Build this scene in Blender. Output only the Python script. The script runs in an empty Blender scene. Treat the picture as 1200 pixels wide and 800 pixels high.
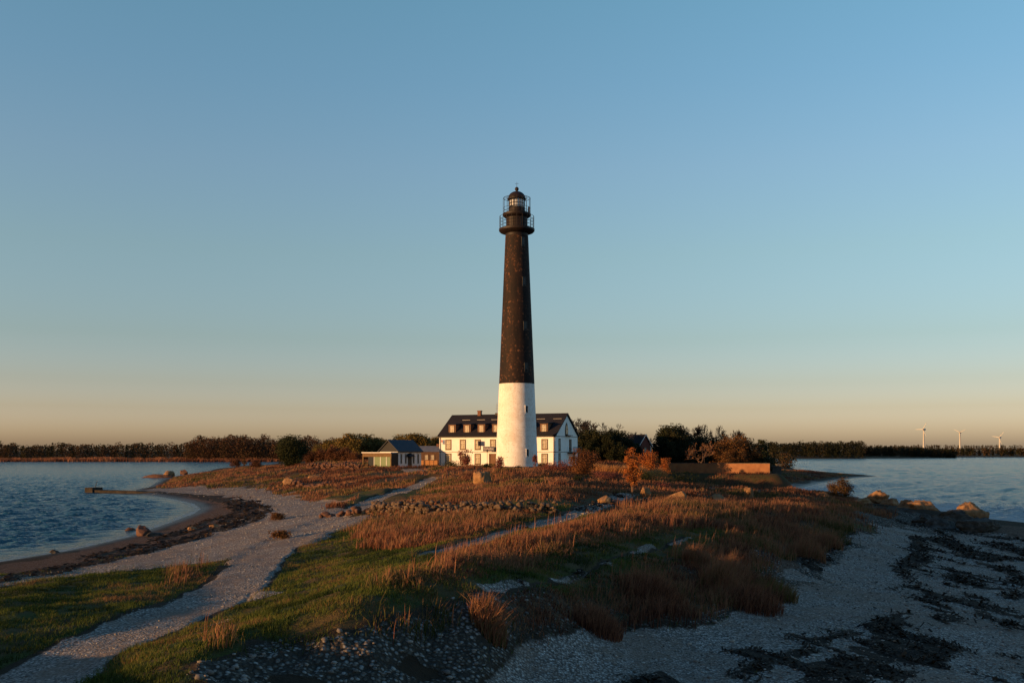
import bpy, math, random
import numpy as np
from math import radians, sin, cos, pi, sqrt, atan2

random.seed(7)
SC = bpy.context.scene
COL = SC.collection
HC = 8.0            # camera height above the sea
F = 1167.0          # focal length in photograph pixels (1200 wide), 35 mm lens
HY, CX = 530.0, 600.0

# ------------------------------------------------------------------ camera
cam = bpy.data.cameras.new('camera')
camo = bpy.data.objects.new('camera', cam)
COL.objects.link(camo)
camo.location = (0, 0, HC)
camo.rotation_euler = (radians(90), 0, 0)
cam.sensor_width = 36.0
cam.lens = 36.0 * F / 1200.0
cam.shift_y = (HY - 400.0) / 1200.0
cam.clip_start = 0.5
cam.clip_end = 60000
SC.camera = camo

# ------------------------------------------------------------------ light
SUN = np.array([-0.887, -0.46]) / math.hypot(0.887, 0.46)
SUN_EL = radians(3.6)
w = bpy.data.worlds.new('World')
SC.world = w
w.use_nodes = True
nt = w.node_tree
bg = nt.nodes['Background']
sky = nt.nodes.new('ShaderNodeTexSky')
sky.sky_type = 'NISHITA'
sky.sun_disc = False
sky.sun_elevation = SUN_EL
sky.sun_rotation = atan2(SUN[0], SUN[1]) % (2 * pi)
sky.dust_density = 1.6
sky.ozone_density = 2.3
sky.air_density = 1.0
tc = nt.nodes.new('ShaderNodeTexCoord')
sep = nt.nodes.new('ShaderNodeSeparateXYZ')
nt.links.new(tc.outputs['Generated'], sep.inputs[0])
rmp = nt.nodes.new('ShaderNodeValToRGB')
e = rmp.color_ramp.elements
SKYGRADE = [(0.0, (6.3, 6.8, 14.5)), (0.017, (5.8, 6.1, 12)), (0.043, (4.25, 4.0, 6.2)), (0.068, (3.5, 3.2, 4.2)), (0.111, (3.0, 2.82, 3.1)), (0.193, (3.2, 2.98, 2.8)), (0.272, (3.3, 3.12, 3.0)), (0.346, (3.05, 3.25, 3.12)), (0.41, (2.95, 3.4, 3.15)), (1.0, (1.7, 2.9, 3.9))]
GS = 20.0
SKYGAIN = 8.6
while len(e) < len(SKYGRADE):
    e.new(0.5)
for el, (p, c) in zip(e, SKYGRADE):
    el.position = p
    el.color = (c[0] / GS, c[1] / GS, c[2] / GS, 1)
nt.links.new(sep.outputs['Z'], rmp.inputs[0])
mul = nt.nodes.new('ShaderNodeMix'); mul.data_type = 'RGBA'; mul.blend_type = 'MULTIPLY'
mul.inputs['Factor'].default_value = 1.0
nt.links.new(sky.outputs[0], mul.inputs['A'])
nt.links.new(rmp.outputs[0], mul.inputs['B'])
# sky dimmed toward the sun, out of view, added to weaken the fill light
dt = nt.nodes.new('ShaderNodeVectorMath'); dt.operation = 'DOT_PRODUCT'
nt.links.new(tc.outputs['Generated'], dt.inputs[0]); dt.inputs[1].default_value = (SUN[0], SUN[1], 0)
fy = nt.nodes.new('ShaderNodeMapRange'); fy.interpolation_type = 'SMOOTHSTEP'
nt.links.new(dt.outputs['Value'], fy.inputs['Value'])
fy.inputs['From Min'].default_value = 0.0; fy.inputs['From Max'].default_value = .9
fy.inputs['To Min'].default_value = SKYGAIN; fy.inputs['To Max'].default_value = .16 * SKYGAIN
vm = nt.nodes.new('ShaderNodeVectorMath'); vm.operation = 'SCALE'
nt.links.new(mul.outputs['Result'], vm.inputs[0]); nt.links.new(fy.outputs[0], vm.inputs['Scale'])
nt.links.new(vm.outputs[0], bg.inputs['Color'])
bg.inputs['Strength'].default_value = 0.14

sl = bpy.data.lights.new('sun', 'SUN')
sl.energy = 3.4
sl.angle = radians(0.5)
sl.color = (1.0, 0.55, 0.235)
slo = bpy.data.objects.new('sun', sl)
COL.objects.link(slo)
sd = np.array([SUN[0] * cos(SUN_EL), SUN[1] * cos(SUN_EL), sin(SUN_EL)])
from mathutils import Vector
slo.rotation_euler = Vector((sd[0], sd[1], sd[2])).to_track_quat('Z', 'Y').to_euler()
slo.location = (-60, -20, 60)

vs = SC.view_settings
vs.view_transform = 'Standard'
vs.look = 'None'
vs.gamma = 1
vs.use_curve_mapping = False
vs.exposure = 1.05
SC.cycles.max_bounces = 5
SC.cycles.transparent_max_bounces = 12
SC.cycles.use_denoising = True

# ------------------------------------------------------------------ noise
def _hash(ix, iy, seed):
    h = (ix.astype(np.int64) * 374761393 + iy.astype(np.int64) * 668265263 + seed * 974634777) & 0x7fffffff
    h = ((h ^ (h >> 13)) * 1274126177) & 0x7fffffff
    return ((h ^ (h >> 16)) & 0xffff) / 65535.0

def vnoise(x, y, seed=0):
    ix = np.floor(x); iy = np.floor(y)
    fx = x - ix; fy = y - iy
    fx = fx * fx * (3 - 2 * fx); fy = fy * fy * (3 - 2 * fy)
    a = _hash(ix, iy, seed); b = _hash(ix + 1, iy, seed)
    c = _hash(ix, iy + 1, seed); d = _hash(ix + 1, iy + 1, seed)
    return (a + (b - a) * fx) * (1 - fy) + (c + (d - c) * fx) * fy

def fbm(x, y, seed=0, octs=4):
    s = 0; a = 0.5; t = 0
    for o in range(octs):
        s = s + a * vnoise(x * 2 ** o + 17.3 * o, y * 2 ** o - 9.1 * o, seed + o); t += a; a *= 0.5
    return s / t

def sstep(a, b, x):
    t = np.clip((x - a) / (b - a), 0, 1)
    return t * t * (3 - 2 * t)

# ------------------------------------------------------------------ terrain height
def unp(px, py, z):
    d = F * (HC - z) / (py - HY)
    return ((px - CX) * d / F, d)

CTRL = [  # photograph position and height above the sea of points on the ground
 (0, 668, .6), (0, 676, 1.3), (0, 700, 1.9), (0, 740, 2.3), (0, 770, 2.35), (0, 800, 2.6),
 (150, 645, .6), (150, 658, 1.4), (150, 675, 1.9), (150, 705, 2.2), (150, 720, 2.25), (150, 750, 2.75), (150, 800, 3.2),
 (-150, 690, 1.2), (-150, 740, 2.0), (-150, 800, 2.6), (-350, 740, 1.0), (-350, 800, 2.2),
 (270, 600, .75), (300, 600, 1.4), (260, 620, 1.0), (300, 650, 2.2), (280, 690, 2.35), (300, 720, 3.0), (300, 745, 3.55), (240, 770, 3.5),
 (400, 735, 3.75), (480, 712, 3.85), (560, 703, 3.85), (640, 680, 3.85), (720, 652, 3.8), (850, 625, 3.6), (950, 600, 3.1), (990, 596, 2.6),
 (300, 800, 2.9), (400, 790, 2.85), (500, 770, 2.75), (600, 745, 2.8), (600, 790, 2.2), (700, 720, 2.7), (700, 760, 2.15), (800, 695, 2.6), (800, 735, 2.1),
 (900, 715, 1.95), (900, 800, 1.9), (900, 680, 2.3), (960, 655, 2.0), (1050, 620, 1.3), (1050, 650, 1.5), (1050, 700, 1.6), (1050, 800, 1.75), (1200, 790, 1.4), (1200, 700, 1.0), (1200, 650, .5),
 (1400, 720, .7), (1400, 800, 1.2), (1600, 800, .8),
 (1100, 619, .45), (1060, 612, .95), (1040, 591, 1.9), (985, 582, 2.3), (1150, 621, .25), (940, 588, 2.6),
 (450, 640, 3.0), (400, 680, 3.15), (350, 640, 2.5), (550, 600, 3.75), (500, 606, 3.4), (430, 600, 2.8), (380, 606, 2.25), (340, 622, 2.2), (650, 606, 3.8),
 (560, 640, 3.6), (600, 662, 3.85), (700, 592, 4.0), (700, 572, 4.25), (600, 561, 4.75), (606, 548, 5.16), (560, 575, 4.4),
 (500, 568, 4.2), (490, 560, 4.5), (460, 550, 4.8), (400, 556, 4.2), (340, 560, 2.9), (340, 576, 2.1), (300, 575, 1.5), (240, 575, .8), (330, 547, 4.55), (270, 549, 3.2), (200, 561, .5), (225, 556, 1.5),
 (400, 548, 4.7), (430, 575, 3.4), (800, 575, 3.6), (850, 590, 3.2), (870, 573, 2.9), (780, 553, 4.3), (750, 565, 4.4), (680, 556, 4.7), (840, 555, 3.5), (900, 556, 2.8), (860, 570, 1.6), (930, 569, .5), (910, 576, .6), (640, 575, 4.35),
]
P = [unp(*c) + (c[2],) for c in CTRL]
for (u, d, z) in [(-.9, 20, 3.2), (-.9, 14, 3.4), (-.4, 14, 3.6), (0, 14, 3.0), (0, 18, 2.9), (-.2, 17, 3.7), (.4, 14, 2.2), (.9, 20, 1.2), (.9, 14, 1.5), (0, 5, 3.4), (-.9, 5, 3.6), (.9, 5, 1.8),
                  (-.2, 330, 3.6), (-.05, 330, 4.2), (.1, 330, 4.0), (.2, 330, 3.2), (-.3, 420, 1.6), (-.15, 420, 3), (.1, 420, 3.2), (.2, 420, 2.5), (-.1, 700, 2.5), (.1, 700, 2.5), (-.9, 700, 2), (.9, 700, 2),
                  (0, 1500, 2.5), (.5, 1500, 2.5), (-.5, 1500, 2.5), (.9, 60, .3), (-.9, 40, .8), (.9, 120, .3), (-.9, 120, .3), (-.5, 190, .4), (.5, 190, .4)]:
    P.append((u * d, d, z))
P = np.array(P)
def _ab(x, y):
    y = np.maximum(y, 4.0)
    return np.clip(x / y, -1, 1) * 2.4, np.log(y)
_ca, _cb = _ab(P[:, 0], P[:, 1])
def _phi(r2):
    return r2 * np.log(r2 + 1e-9) * 0.5
_n = len(P)
_A = np.zeros((_n + 3, _n + 3))
_A[:_n, :_n] = _phi((_ca[:, None] - _ca) ** 2 + (_cb[:, None] - _cb) ** 2) + np.eye(_n) * 0.004
_A[:_n, _n] = 1; _A[:_n, _n + 1] = _ca; _A[:_n, _n + 2] = _cb
_A[_n:, :_n] = _A[:_n, _n:].T
_wt = np.linalg.solve(_A, np.concatenate([P[:, 2], [0, 0, 0]]))
def hbase(x, y):
    x = np.asarray(x, float); y = np.asarray(y, float)
    sh = np.broadcast(x, y).shape
    a, b = _ab(*[q.ravel() for q in np.broadcast_arrays(x, y)])
    out = np.empty(len(a))
    for i in range(0, len(a), 60000):
        aa = a[i:i + 60000]; bb = b[i:i + 60000]
        out[i:i + 60000] = _phi((aa[:, None] - _ca) ** 2 + (bb[:, None] - _cb) ** 2) @ _wt[:_n] + _wt[_n] + _wt[_n + 1] * aa + _wt[_n + 2] * bb
    return out.reshape(sh)

# coast line: world polygon (land inside)
def sea(px, py):
    return unp(px, py, 0.0)
COAST = [(-60, -60), (-60, 10), sea(-600, 770), sea(-300, 705), sea(-100, 672), sea(0, 658), sea(80, 645), sea(150, 629), sea(200, 612), sea(228, 601.5), sea(236, 596), sea(228, 590), sea(205, 584.5), sea(180, 580.5),
         sea(160, 578), sea(160, 573), sea(174, 571), sea(181, 567), sea(190, 561.5), sea(207, 557.5), sea(228, 554.5), sea(246, 551.5), sea(254, 549), sea(270, 547.2), sea(292, 545.5), sea(318, 543.7), sea(330, 541.8), sea(325, 541),
         sea(250, 541), sea(100, 541.1), sea(-100, 541), sea(-500, 541.2), (-2500, 900), (-20000, 1500), (-20000, 30000), (30000, 30000), (30000, 3500), sea(3500, 535.3), sea(2300, 535.3), sea(1500, 535.4), sea(1250, 535.5), sea(1118, 535.7), sea(1115, 536.6), sea(1050, 536.9), sea(960, 537.3), sea(905, 537.6),
         sea(908, 540), sea(914, 544), sea(930, 549), sea(960, 555.4), (111, 359), sea(1010, 557.3), sea(1030, 558), sea(1005, 559.2), sea(960, 566), sea(936, 572), sea(920, 577), sea(902, 581), sea(898, 584), sea(912, 586.5), sea(935, 586), sea(985, 586), sea(1040, 590), sea(1090, 596), sea(1120, 603), sea(1155, 609),
         sea(1200, 612.5), sea(1300, 622), sea(1500, 652), sea(1900, 700), (66, 30), (66, -60)]
COAST = np.array(COAST)
def sdist(poly, x, y, closed=True):
    """signed distance to a polygon, positive inside"""
    x = np.asarray(x, float).ravel(); y = np.asarray(y, float).ravel()
    best = np.full(x.shape, 1e18); ins = np.zeros(x.shape, bool)
    m = len(poly)
    for i in range(m if closed else m - 1):
        ax, ay = poly[i]; bx, by = poly[(i + 1) % m]
        dx, dy = bx - ax, by - ay
        L = dx * dx + dy * dy + 1e-12
        t = np.clip(((x - ax) * dx + (y - ay) * dy) / L, 0, 1)
        best = np.minimum(best, (x - ax - t * dx) ** 2 + (y - ay - t * dy) ** 2)
        if closed and ay != by:
            c = ((ay > y) != (by > y)) & (x < (bx - ax) * (y - ay) / (by - ay) + ax)
            ins ^= c
    d = np.sqrt(best)
    return np.where(ins, d, -d) if closed else d

def height0(x, y):
    """smooth ground height and distance to the coast"""
    x, y = np.broadcast_arrays(np.asarray(x, float), np.asarray(y, float))
    s = sdist(COAST, x, y).reshape(x.shape)
    z = hbase(x, y)
    z = z + 2.1 * np.exp(-((x + 27) / 7) ** 2 - ((y - 20) / 7) ** 2)  # unseen mound left of the view, added to shade the track
    z = z + sstep(1900, 3000, y) * 9
    slope = np.where(y > 500, 0.04, 0.12)
    land = np.minimum(np.maximum(z, 0.12), 0.02 + slope * np.maximum(s, 0))
    return np.where(s > 0, land, -np.minimum(0.1 * -s, 2.5)), s

# ------------------------------------------------------------------ patches of ground cover (world polygons from photograph points)
def W(pts):
    """photograph points -> points on the ground"""
    p = np.array(pts, float)
    py = np.maximum(p[:, 1], HY + 6)
    ds = np.exp(np.linspace(math.log(12), math.log(1600), 900))
    u = (p[:, 0] - CX) / F
    X = u[:, None] * ds; Y = np.broadcast_to(ds, X.shape)
    Z, _ = height0(X, Y)
    R = HC - (py - HY)[:, None] / F * ds
    hit = R <= np.maximum(Z, 0)
    k = np.where(hit.any(1), hit.argmax(1), len(ds) - 1)
    k0 = np.maximum(k - 1, 0)
    i = np.arange(len(p))
    f1 = (R - np.maximum(Z, 0))[i, k]; f0 = (R - np.maximum(Z, 0))[i, k0]
    t = np.where(f0 - f1 > 1e-9, f0 / np.maximum(f0 - f1, 1e-9), 1.0)
    d = ds[k0] + (ds[k] - ds[k0]) * np.clip(t, 0, 1)
    return np.stack([u * d, d], 1)

POLY = {
 'green': [
  [(-250, 700), (0, 673), (60, 669), (120, 663), (200, 656), (250, 651), (262, 655), (235, 674), (210, 687), (180, 692), (150, 704), (110, 717), (50, 747), (0, 762), (-250, 800)],
  [(40, 820), (60, 788), (120, 754), (190, 729), (255, 708), (296, 695), (266, 684), (262, 672), (300, 652), (340, 640), (395, 622), (428, 606), (480, 604), (600, 600), (700, 600), (900, 590), (900, 645), (640, 692), (560, 708), (480, 716), (400, 737), (310, 748), (240, 768), (150, 812)],
  [(375, 588), (440, 574), (505, 571), (515, 580), (440, 592)],
  [(405, 555), (425, 551), (480, 550), (470, 556)], [(495, 553), (520, 550), (520, 553)],
  [(560, 566), (480, 580), (620, 582), (640, 572)],
  [(940, 742), (965, 734), (1000, 738), (1012, 746), (975, 748)], [(820, 795), (870, 786), (890, 800)], [(940, 772), (958, 766), (965, 778), (945, 782)]],
 'dry': [
  [(312, 640), (350, 621), (400, 609), (376, 626), (330, 648)], [(160, 728), (215, 712), (275, 706), (250, 718), (190, 732)],
  [(425, 640), (420, 612), (500, 604), (560, 600), (650, 598), (668, 605), (600, 620), (520, 642), (470, 637)],
  [(545, 652), (580, 641), (640, 624), (700, 603), (760, 590), (840, 580), (930, 578), (1000, 580), (1000, 612), (900, 622), (850, 618), (780, 622), (720, 636), (660, 654), (620, 664), (560, 684), (490, 696), (450, 694), (470, 680), (520, 668)],
  [(625, 695), (665, 680), (730, 664), (800, 640), (900, 632), (945, 640), (930, 665), (860, 652), (740, 672), (665, 694)],
  [(830, 640), (980, 596), (1003, 625), (962, 650), (905, 680), (912, 708), (870, 714), (800, 708), (780, 690), (840, 660)],
  [(480, 552), (560, 551), (800, 552), (830, 560), (820, 582), (700, 590), (560, 582), (500, 572)],
  [(205, 685), (235, 672), (240, 660), (205, 668)], [(255, 745), (275, 742), (275, 755), (255, 758)],
  [(380, 590), (420, 570), (350, 565), (250, 560), (190, 572), (300, 580)], [(200, 560), (250, 552), (330, 545), (430, 548), (470, 549), (420, 560), (300, 578), (190, 569)],
  [(560, 722), (570, 716), (585, 718), (590, 732), (565, 738)], [(500, 560), (560, 556), (560, 570), (500, 580)],
  [(300, 640), (345, 625), (355, 612), (320, 622)], [(700, 590), (650, 600), (760, 600), (830, 584)]],
 'gravel': [
  [(-100, 688), (130, 655), (215, 636), (268, 612), (302, 600), (296, 590), (272, 583), (240, 580), (180, 578), (150, 576), (180, 572), (240, 571), (300, 571), (350, 580), (392, 588), (400, 600), (350, 625), (300, 648), (255, 654), (190, 662), (110, 671), (-100, 700)],
  [(300, 1100), (440, 860), (500, 812), (560, 800), (640, 765), (750, 742), (850, 720), (918, 702), (900, 680), (962, 655), (1000, 628), (1050, 612), (1100, 612), (1200, 630), (1400, 660), (1700, 830), (1900, 1100)],
  [(830, 573), (870, 568), (940, 566), (990, 560), (960, 569), (900, 580), (850, 578)],
  [(395, 622), (440, 606), (430, 602), (380, 612), (330, 630), (300, 652), (340, 640)],
  [(280, 700), (330, 690), (300, 686)], [(215, 735), (262, 722), (250, 728)]],
 'sparse': [[(560, 730), (620, 712), (700, 688), (800, 660), (880, 660), (900, 700), (850, 712), (760, 735), (660, 755), (590, 770)], [(430, 742), (520, 722), (560, 724), (500, 752)]],
 'rubble': [
  [(190, 805), (250, 775), (300, 757), (400, 745), (480, 722), (560, 714), (640, 700), (740, 682), (850, 652), (905, 640), (925, 690), (850, 718), (740, 742), (640, 765), (560, 795), (470, 825), (200, 840)],
  [(930, 665), (975, 640), (1010, 620), (1000, 645), (950, 680), (915, 690)],
  [(1000, 596), (1060, 600), (1120, 605), (1145, 618), (1110, 628), (1040, 616), (1000, 612)]],
 'weed': [
  [(1046, 626), (1085, 630), (1082, 660), (1062, 690), (1050, 668)], [(1022, 736), (1060, 712), (1075, 745), (1135, 765), (1090, 800), (930, 815), (955, 778), (985, 765)],
  [(1060, 690), (1110, 715), (1126, 730), (1112, 735), (1070, 712)], [(840, 792), (930, 758), (990, 738), (1010, 740), (930, 768), (870, 800)],
  [(1095, 622), (1150, 645), (1215, 680), (1205, 684), (1130, 652), (1090, 632)], [(1150, 634), (1195, 640), (1230, 660), (1180, 650)],
  [(1120, 670), (1200, 700), (1190, 705), (1120, 680)], [(960, 640), (1010, 640), (980, 655), (945, 668)], [(1130, 700), (1185, 730), (1170, 740), (1130, 712)]],
 'sand': [
  [(-200, 700), (0, 662), (80, 648), (150, 632), (205, 614), (232, 602), (240, 596), (232, 589), (180, 579), (235, 579), (290, 587), (303, 600), (284, 613), (205, 638), (120, 656), (40, 672), (-200, 715)],
  [(1090, 618), (1150, 612), (1300, 622), (1300, 665), (1200, 655), (1130, 635)], [(900, 660), (985, 640), (985, 660), (925, 705), (905, 690)]],
}
LINES = {
 'gravel': [([(505, 561), (480, 572), (440, 585), (405, 600), (370, 616), (330, 633), (298, 656), (278, 680), (235, 705), (150, 738), (60, 775), (-60, 830)], 1.5),
            ([(735, 578), (712, 585), (690, 594), (660, 606), (610, 621), (560, 634), (515, 648)], 1.0),
            ([(800, 628), (725, 650), (665, 671), (612, 690), (572, 699)], 0.24), ([(470, 560), (500, 553), (480, 549)], 1.6)],
 'weed': [([(-60, 690), (60, 668), (150, 650), (225, 631), (284, 612), (301, 599), (285, 589), (240, 582), (180, 577)], 1.7), ([(100, 654), (170, 637), (232, 616), (268, 603)], .8),
          ([(205, 628), (262, 612), (280, 600), (262, 588)], 0.5)],
}
WP = {k: [W(p) for p in v] for k, v in POLY.items()}
WL = {k: [(W(p), wd) for p, wd in v] for k, v in LINES.items()}

# ground grid: columns by bearing, rows by distance
uu = np.concatenate([np.linspace(-4, -0.8, 50)[:-1], np.linspace(-0.8, -0.56, 60)[:-1], np.linspace(-0.56, 0.56, 860)[:-1], np.linspace(0.56, 0.8, 60)[:-1], np.linspace(0.8, 4, 50)])
dd = np.concatenate([np.linspace(3, 17, 36)[:-1], np.exp(np.linspace(math.log(17), math.log(420), 620))[:-1], np.exp(np.linspace(math.log(420), math.log(24000), 90))])
NU, ND = len(uu), len(dd)
GX = dd[:, None] * uu[None, :]
GY = np.broadcast_to(dd[:, None], GX.shape).copy()
Z0, S0 = height0(GX, GY)
wx = (fbm(GX / 3.1, GY / 3.1, 5, 3) - .5); wy = (fbm(GX / 3.1 + 50, GY / 3.1, 9, 3) - .5)
scl = np.clip(GY / 60, .6, 3)
QX = GX + wx * 2.6 * scl; QY = GY + wy * 3.4 * scl
near = GY < 420
M = {}
for k in ('green', 'dry', 'gravel', 'rubble', 'weed', 'sand', 'sparse'):
    m = np.zeros(GX.shape)
    for poly in WP.get(k, []):
        lo = poly.min(0) - 8; hi = poly.max(0) + 8
        sel = near & (GX > lo[0]) & (GX < hi[0]) & (GY > lo[1]) & (GY < hi[1])
        if sel.any():
            s = sdist(poly, QX[sel], QY[sel])
            soft = 0.006 * GY[sel] + 0.35
            m[sel] = np.maximum(m[sel], sstep(-soft, soft, s))
    for line, wd in WL.get(k, []):
        lo = line.min(0) - 8; hi = line.max(0) + 8
        sel = near & (GX > lo[0]) & (GX < hi[0]) & (GY > lo[1]) & (GY < hi[1])
        if sel.any():
            s = wd - sdist(line, (GX + wx * 1.2)[sel], (GY + wy * 1.5)[sel], False)
            m[sel] = np.maximum(m[sel], sstep(-.3, .35, s - (0 if wd > .5 or k != 'gravel' else .5 * sstep(.4, .62, .5 * fbm(GX[sel] / 2.4, GY[sel] / 2.4, 88, 2) + .5 * fbm(GX[sel] / .6, GY[sel] / .6, 89, 2)))))
    M[k] = m
path = np.zeros(GX.shape)
for line, wd in WL['gravel']:
    lo = line.min(0) - 8; hi = line.max(0) + 8
    sel = near & (GX > lo[0]) & (GX < hi[0]) & (GY > lo[1]) & (GY < hi[1])
    path[sel] = np.maximum(path[sel], sstep(-.7 * min(1, wd), .5, wd - sdist(line, GX[sel], GY[sel], False)))
pdist = np.full(GX.shape, 99.0)
for line, wd in WL['gravel']:
    lo = line.min(0) - 8; hi = line.max(0) + 8
    sel = near & (GX > lo[0]) & (GX < hi[0]) & (GY > lo[1]) & (GY < hi[1])
    pdist[sel] = np.minimum(pdist[sel], np.maximum(sdist(line, GX[sel], GY[sel], False) - wd, 0))
# default cover away from the drawn patches: brown grass
anyc = np.clip(M['green'] + M['dry'] + M['gravel'] + M['rubble'] + M['sand'], 0, 1)
M['dry'] = np.maximum(M['dry'], (1 - anyc) * (S0 > 4) * sstep(70, 100, GY) * (1 - sstep(38, 43, GX) * (GY < 150)))
M['green'] = np.maximum(M['green'], (1 - anyc) * (S0 > 12) * (GY <= 100) * .75)
M['dry'] = np.maximum(M['dry'], M['sparse'] * .8)
M['dry'] *= (1 - M['gravel']) * (1 - M['sand'])
M['rubble'] *= 1 - .55 * M['sparse']
pn = fbm(GX / 1.7, GY / 1.7, 31, 4)
M['weed'] *= sstep(.4, .55, .5 * pn + .5 * fbm((GX + .3 * GY) / .6, GY / 3.0, 32, 4) + .08 * M['weed'])
track = np.zeros(GX.shape)
tl_ = W([(470, 830), (560, 806), (700, 770), (850, 738), (950, 708), (1005, 680), (1028, 645), (1045, 618)])
sel = near & (GX > -6) & (GX < 50)
track[sel] = sstep(.4, -.5, sdist(tl_, (GX + wx * 1.2)[sel], (GY + wy * 1.5)[sel], False) - 1.7)
streak = .45 * fbm((GX + .3 * GY) / .7, GY / 3.6, 132, 4) + .55 * fbm((GX + .3 * GY) / 2.4, GY / 9, 133, 3)
M['weed'] = np.maximum(M['weed'], M['gravel'] * (GX > 0) * (GY < 100) * sstep(.555, .65, streak) * .85)
M['weed'] *= 1 - track
M['wet'] = sstep(3.2, .4, S0) * (S0 > -2) * near
M['green'] *= (1 - np.maximum(path, 0)) * (1 - .97 * M['gravel'])
M['rubble'] *= sstep(.33, .5, fbm(GX / 2.2, GY / 2.2, 77, 4) + .08)
# relief
inland = sstep(3, 12, S0) * sstep(420, 250, GY)
soft = np.clip(M['gravel'] + M['sand'], 0, 1)
rel = (fbm(GX / 9, GY / 9, 3, 3) - .5) * 0.8 + (fbm(GX / 2.6, GY / 2.6, 13, 3) - .5) * 0.42
rel = rel + sstep(85, 110, GY) * (1 - path) * ((fbm(GX / 13, GY / 13, 63, 2) - .5) * 1.3 + (fbm(GX / 5, GY / 5, 64, 2) - .5) * .7)
ZG = Z0 + inland * rel * (1 - .75 * soft) + inland * (fbm(GX / .8, GY / .8, 23, 3) - .5) * 0.13 * (1 - .5 * soft)
ZG -= path * 0.1 * inland
ZG += M['weed'] * (fbm(GX / .5, GY / .5, 41, 2)) * 0.13 + M['rubble'] * (fbm(GX / .45, GY / .45, 42, 2) - .3) * 0.3
ZG = np.where(S0 > 0, np.maximum(ZG, np.minimum(0.02 + .05 * S0, .12)), ZG)
# level ground under the buildings
def level(cx, cy, r, z):
    global ZG
    k = sstep(r * 1.5, r, np.hypot(GX - cx, GY - cy))
    ZG = ZG * (1 - k) + z * k
level(0.9, 187, 6, 5.1)
level(-19, 203, 9, 5.0)

_sd = sdist(np.array([(.1542 * 208, 208), (.2588 * 200, 200)]), GX, GY, False).reshape(GX.shape)
k = sstep(6.5, 1.5, _sd); ZG = ZG * (1 - k) + np.maximum(ZG, 3.75) * k
k = sstep(8.5, 6, _sd); M['gravel'] *= 1 - k; M['sand'] *= 1 - k; M['wet'] *= 1 - k; M['weed'] *= 1 - k; M['dry'] = np.maximum(M['dry'], k * .9)
_ls = np.log(dd)
def gi(x, y, A):
    """bilinear sample of a grid A at world points"""
    y = np.maximum(np.asarray(y, float), 3.01); x = np.asarray(x, float)
    c = np.clip(np.interp(x / y, uu, np.arange(NU)), 0, NU - 1.001)
    r = np.clip(np.interp(np.log(y), _ls, np.arange(ND)), 0, ND - 1.001)
    c0 = c.astype(int); r0 = r.astype(int); fc = c - c0; fr = r - r0
    return (A[r0, c0] * (1 - fc) + A[r0, c0 + 1] * fc) * (1 - fr) + (A[r0 + 1, c0] * (1 - fc) + A[r0 + 1, c0 + 1] * fc) * fr
def G(x, y):
    return float(gi(np.array([x]), np.array([y]), ZG)[0])
def at(px, d, dz=0):
    x = (px - CX) * d / F
    return (x, d, G(x, d) + dz)
def on(px, py, dz=0):
    q = W([(px, py)])[0]
    return (q[0], q[1], G(q[0], q[1]) + dz)

# ------------------------------------------------------------------ mesh helpers
def link(o, parent=None):
    COL.objects.link(o)
    if parent is not None:
        o.parent = parent
    return o

def npmesh(name, V, quads=None, tris=None, mat=None, parent=None, attrs=None, smooth=False, fmat=None):
    me = bpy.data.meshes.new(name)
    V = np.asarray(V, np.float32)
    me.vertices.add(len(V)); me.vertices.foreach_set('co', V.ravel())
    ls = []; st = []; n = 0
    for fs, k in ((quads, 4), (tris, 3)):
        if fs is not None and len(fs):
            fs = np.asarray(fs, np.int32)
            ls.append(fs.ravel()); st.append(n + np.arange(len(fs), dtype=np.int32) * k); n += fs.size
    ls = np.concatenate(ls); st = np.concatenate(st)
    me.loops.add(len(ls)); me.loops.foreach_set('vertex_index', ls)
    me.polygons.add(len(st)); me.polygons.foreach_set('loop_start', st)
    if smooth:
        me.polygons.foreach_set('use_smooth', np.ones(len(st), bool))
    for k, a in (attrs or {}).items():
        at_ = me.attributes.new(k, 'FLOAT', 'POINT'); at_.data.foreach_set('value', np.asarray(a, np.float32).ravel())
    me.update(calc_edges=True)
    if mat: me.materials.append(mat)
    return link(bpy.data.objects.new(name, me), parent)

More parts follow.
